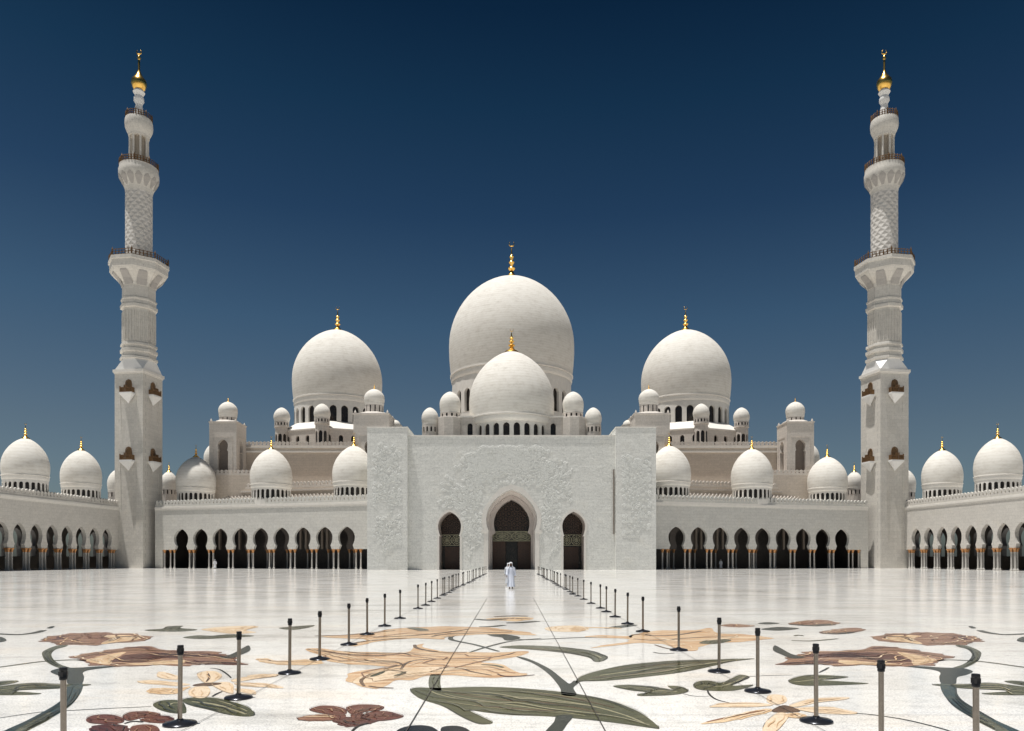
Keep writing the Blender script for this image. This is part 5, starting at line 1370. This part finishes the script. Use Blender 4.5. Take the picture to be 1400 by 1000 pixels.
def person(loc, rz, label, stride, robe, height=1.75, arm=(0.1, -0.1), beard=True, agal=True):
    """faces -Y; stride = metres that the feet are apart fore and aft"""
    sc = height / 1.75
    root = thing('person', label, 'person', loc, None, rz)
    n, e, r = [], [], []
    def add(p, rad, par=None):
        n.append(tuple(c * sc for c in p)); r.append((rad[0] * sc, rad[1] * sc) if isinstance(rad, tuple) else rad * sc)
        if par is not None: e.append((par, len(n) - 1))
        return len(n) - 1
    pel = add((0, 0, 0.95), (0.15, 0.11)); ch = add((0, -0.005, 1.25), (0.16, 0.11), pel); sh = add((0, 0, 1.42), (0.13, 0.09), ch)
    nk = add((0, -0.01, 1.51), 0.055, sh); hd = add((0, -0.03, 1.60), (0.075, 0.085), nk); tp = add((0, -0.02, 1.70), (0.065, 0.075), hd)
    add((0, -0.125, 1.605), 0.014, hd)                       # nose
    for s in (-1, 1): add((s * 0.082, -0.015, 1.60), 0.016, hd)   # ears
    for s in (-1, 1):
        f = stride * s / 2
        hip = add((s * 0.09, 0, 0.90), 0.088, pel)
        kn = add((s * 0.09, f * 0.45 - 0.04, 0.50), 0.055, hip)
        an = add((s * 0.085, f, 0.10 + (0.03 if f > 0 else 0)), 0.038, kn)
        add((s * 0.085, f + 0.05, 0.045), 0.034, an); t = add((s * 0.095, f - 0.10, 0.035), (0.042, 0.03), an); add((s * 0.10, f - 0.18, 0.028), (0.036, 0.02), t)
        shd = add((s * 0.19, 0, 1.40), 0.056, sh)
        sw = arm[0] if s < 0 else arm[1]
        el = add((s * 0.25, sw * 0.4 + 0.02, 1.13), 0.043, shd)
        wr = add((s * 0.27, sw - 0.02, 0.90), 0.028, el)
        pm = add((s * 0.275, sw - 0.035, 0.82), (0.020, 0.036), wr)
        for q, (ln, dy) in enumerate(((0.075, -0.032), (0.085, -0.011), (0.08, 0.010), (0.062, 0.030))):
            k1 = add((s * 0.276, sw - 0.035 + dy, 0.785), 0.0095, pm); k2 = add((s * 0.268, sw - 0.038 + dy, 0.785 - ln * .55), 0.0085, k1); add((s * 0.252, sw - 0.04 + dy, 0.785 - ln), 0.007, k2)
        th = add((s * 0.262, sw - 0.075, 0.815), 0.0105, pm); add((s * 0.25, sw - 0.09, 0.775), 0.0085, th)
    me = skinned(n, e, r, pel)
    me.materials.clear(); me.materials.append(M['skin']); me.materials.append(M['hair']); me.materials.append(M['shoe'])
    for p in me.polygons:
        c = p.center / sc
        if beard and c.y < -0.06 and 1.50 < c.z < 1.578: p.material_index = 1
        if c.y < -0.085 and 1.622 < c.z < 1.64 and 0.02 < abs(c.x) < 0.05: p.material_index = 1
        if c.z < 0.07: p.material_index = 2
        p.use_smooth = True
    b = bpy.data.objects.new('body', me); COL.objects.link(b); b.parent = root
    # long robe: rings from collar to ankle with folds, hem follows the stride
    bm = B(); rings = []
    prof = [(1.50, .075, .07), (1.46, .13, .09), (1.42, .205, .115), (1.30, .205, .135), (1.10, .19, .135), (0.95, .20, .15), (0.7, .215, .165), (0.45, .235, .19), (0.25, .25, .21), (0.15, .255, .22)]
    for z_, rx, ry in prof:
        low = max(0, (0.95 - z_) / 0.8)
        ring = []
        for k_ in range(40):
            a = 2 * PI * k_ / 40
            fold = 1 + low * (0.07 * math.sin(7 * a + 1) + 0.05 * math.sin(11 * a)) 
            yy = ry + low * abs(stride) * 0.32
            lead = -low * stride * 0.12 * math.cos(a)
            ring.append(bm.verts.new((rx * fold * math.cos(a) * sc, (yy * fold * math.sin(a) + lead) * sc, (z_ + 0.012 * low * math.sin(5 * a)) * sc)))
        rings.append(ring)
    for a_, b_ in zip(rings, rings[1:]):
        for k_ in range(40): bm.faces.new([a_[k_], a_[(k_ + 1) % 40], b_[(k_ + 1) % 40], b_[k_]])
    for s in (-1, 1):
        sw = arm[0] if s < 0 else arm[1]
        tube(bm, [Vector(p) * sc for p in ((s * .13, 0, 1.42), (s * .20, 0, 1.39), (s * .25, sw * .4 + .02, 1.13), (s * .268, sw * .85 - .01, .95), (s * .27, sw - .02, .90))], [.075 * sc, .08 * sc, .075 * sc, .08 * sc, .085 * sc], 14)
    ro = bpy.data.objects.new('robe', bpy.data.meshes.new('robe')); bm.to_mesh(ro.data); bm.free(); COL.objects.link(ro); ro.parent = root; ro.data.materials.append(M[robe])
    for p in ro.data.polygons: p.use_smooth = True
    # headscarf open at the face, falling on the shoulders
    bm = B(); rings = []
    for z_, rr, op in ((1.795, .012, 0), (1.785, .06, 0), (1.75, .098, 0), (1.70, .108, .35), (1.64, .112, .75), (1.56, .118, .8), (1.48, .14, .7), (1.41, .19, .75), (1.33, .215, .9)):
        ring = []
        for k_ in range(25):
            a = PI * 1.5 + op + (2 * PI - 2 * op) * k_ / 24
            q = 1 + 0.05 * math.sin(9 * a) * (z_ < 1.6)
            ring.append(bm.verts.new((rr * q * math.cos(a) * (1.05 if z_ < 1.5 else 1) * sc, (rr * q * math.sin(a) * (0.85 if z_ < 1.5 else 1.08) - 0.02) * sc, z_ * sc)))
        rings.append(ring)
    for a_, b_ in zip(rings, rings[1:]):
        for k_ in range(24):
            bm.faces.new([a_[k_], a_[k_ + 1], b_[k_ + 1], b_[k_]])
    hs = bpy.data.objects.new('headscarf', bpy.data.meshes.new('headscarf')); bm.to_mesh(hs.data); bm.free(); COL.objects.link(hs); hs.parent = root; hs.data.materials.append(M['scarf'])
    for p in hs.data.polygons: p.use_smooth = True
    return root


x, D = GP(698.5, 805.5)
person((x, D, 0), 0.0, 'man in pale blue-white robe and white headscarf walking towards the camera', 0.34, 'robe', 1.78, (-.16, .14))
x, D = GP(695.2, 800.5)
person((x, D, 0), 0.06, 'person in greyish robe half hidden behind the walking man', -0.2, 'robe2', 1.68, (.08, -.1), False)
x, D = GP(295.3, 777.6)
person((x, D - 0.5, 0), 0.5, 'person in white robe standing under an arch of the left wing', 0.06, 'scarf', 1.74)
x, D = GP(984.5, 777.9)
person((x, D - 0.5, 0), -0.4, 'person in white robe standing under an arch of the right wing', 0.06, 'scarf', 1.74)


# ------------------------------------------------------------------ light, sky, camera
EL, AZ = math.radians(79), math.radians(17)
sun_dir = Vector((-math.cos(EL) * math.cos(AZ), -math.cos(EL) * math.sin(AZ), math.sin(EL)))
sl = bpy.data.lights.new('sun', 'SUN'); sl.energy = 4.6; sl.angle = math.radians(0.53); sl.color = (1.0, 0.965, 0.915)
so = bpy.data.objects.new('sun', sl); COL.objects.link(so)
so.rotation_euler = sun_dir.to_track_quat('Z', 'Y').to_euler(); so.location = (-60, -20, 150)

w = bpy.data.worlds.new('World'); SC.world = w; w.use_nodes = True
nt = w.node_tree
sky = nt.nodes.new('ShaderNodeTexSky'); sky.sky_type = 'NISHITA'; sky.sun_disc = False
sky.sun_elevation = EL; sky.sun_rotation = math.atan2(sun_dir.x, sun_dir.y)
sky.altitude = 0; sky.air_density = 0.7; sky.dust_density = 2.2; sky.ozone_density = 4.0
bg = nt.nodes['Background']; bg.inputs['Strength'].default_value = 0.083
# polarised, very clear desert sky: deepens with elevation
tc = nt.nodes.new('ShaderNodeTexCoord'); sx = nt.nodes.new('ShaderNodeSeparateXYZ'); nt.links.new(tc.outputs['Generated'], sx.inputs[0])
rp = nt.nodes.new('ShaderNodeValToRGB'); nt.links.new(sx.outputs['Z'], rp.inputs[0])
stops = [(0.0, (.66, .68, .58)), (0.063, (.66, .68, .58)), (0.161, (.55, .58, .50)), (0.299, (.325, .465, .465)), (0.42, (.145, .275, .335)), (0.523, (.068, .19, .245)), (0.602, (.032, .112, .165)), (1.0, (.022, .085, .135))]
while len(rp.color_ramp.elements) < len(stops): rp.color_ramp.elements.new(0.5)
for e, (p_, c_) in zip(rp.color_ramp.elements, stops): e.position = p_; e.color = (*c_, 1)
tint = nt.nodes.new('ShaderNodeMix'); tint.data_type = 'RGBA'; tint.blend_type = 'MULTIPLY'; tint.inputs[0].default_value = 1.0
nt.links.new(sky.outputs[0], tint.inputs[6]); nt.links.new(rp.outputs[0], tint.inputs[7]); nt.links.new(tint.outputs[2], bg.inputs['Color'])

cam = bpy.data.cameras.new('camera'); co = bpy.data.objects.new('camera', cam); COL.objects.link(co)
co.location = (0, 0, H); co.rotation_euler = (PI / 2, 0, 0)
cam.sensor_width = 36; cam.lens = 36 * F / 1400
cam.shift_y = (HY - 500) / 1400; cam.shift_x = (700 - CX) / 1400
cam.clip_end = 9000; cam.clip_start = 0.05
SC.camera = co
SC.view_settings.view_transform = 'Standard'; SC.view_settings.look = 'None'
SC.view_settings.exposure = 0.25; SC.view_settings.gamma = 1.0
SC.cycles.max_bounces = 8; SC.cycles.diffuse_bounces = 5
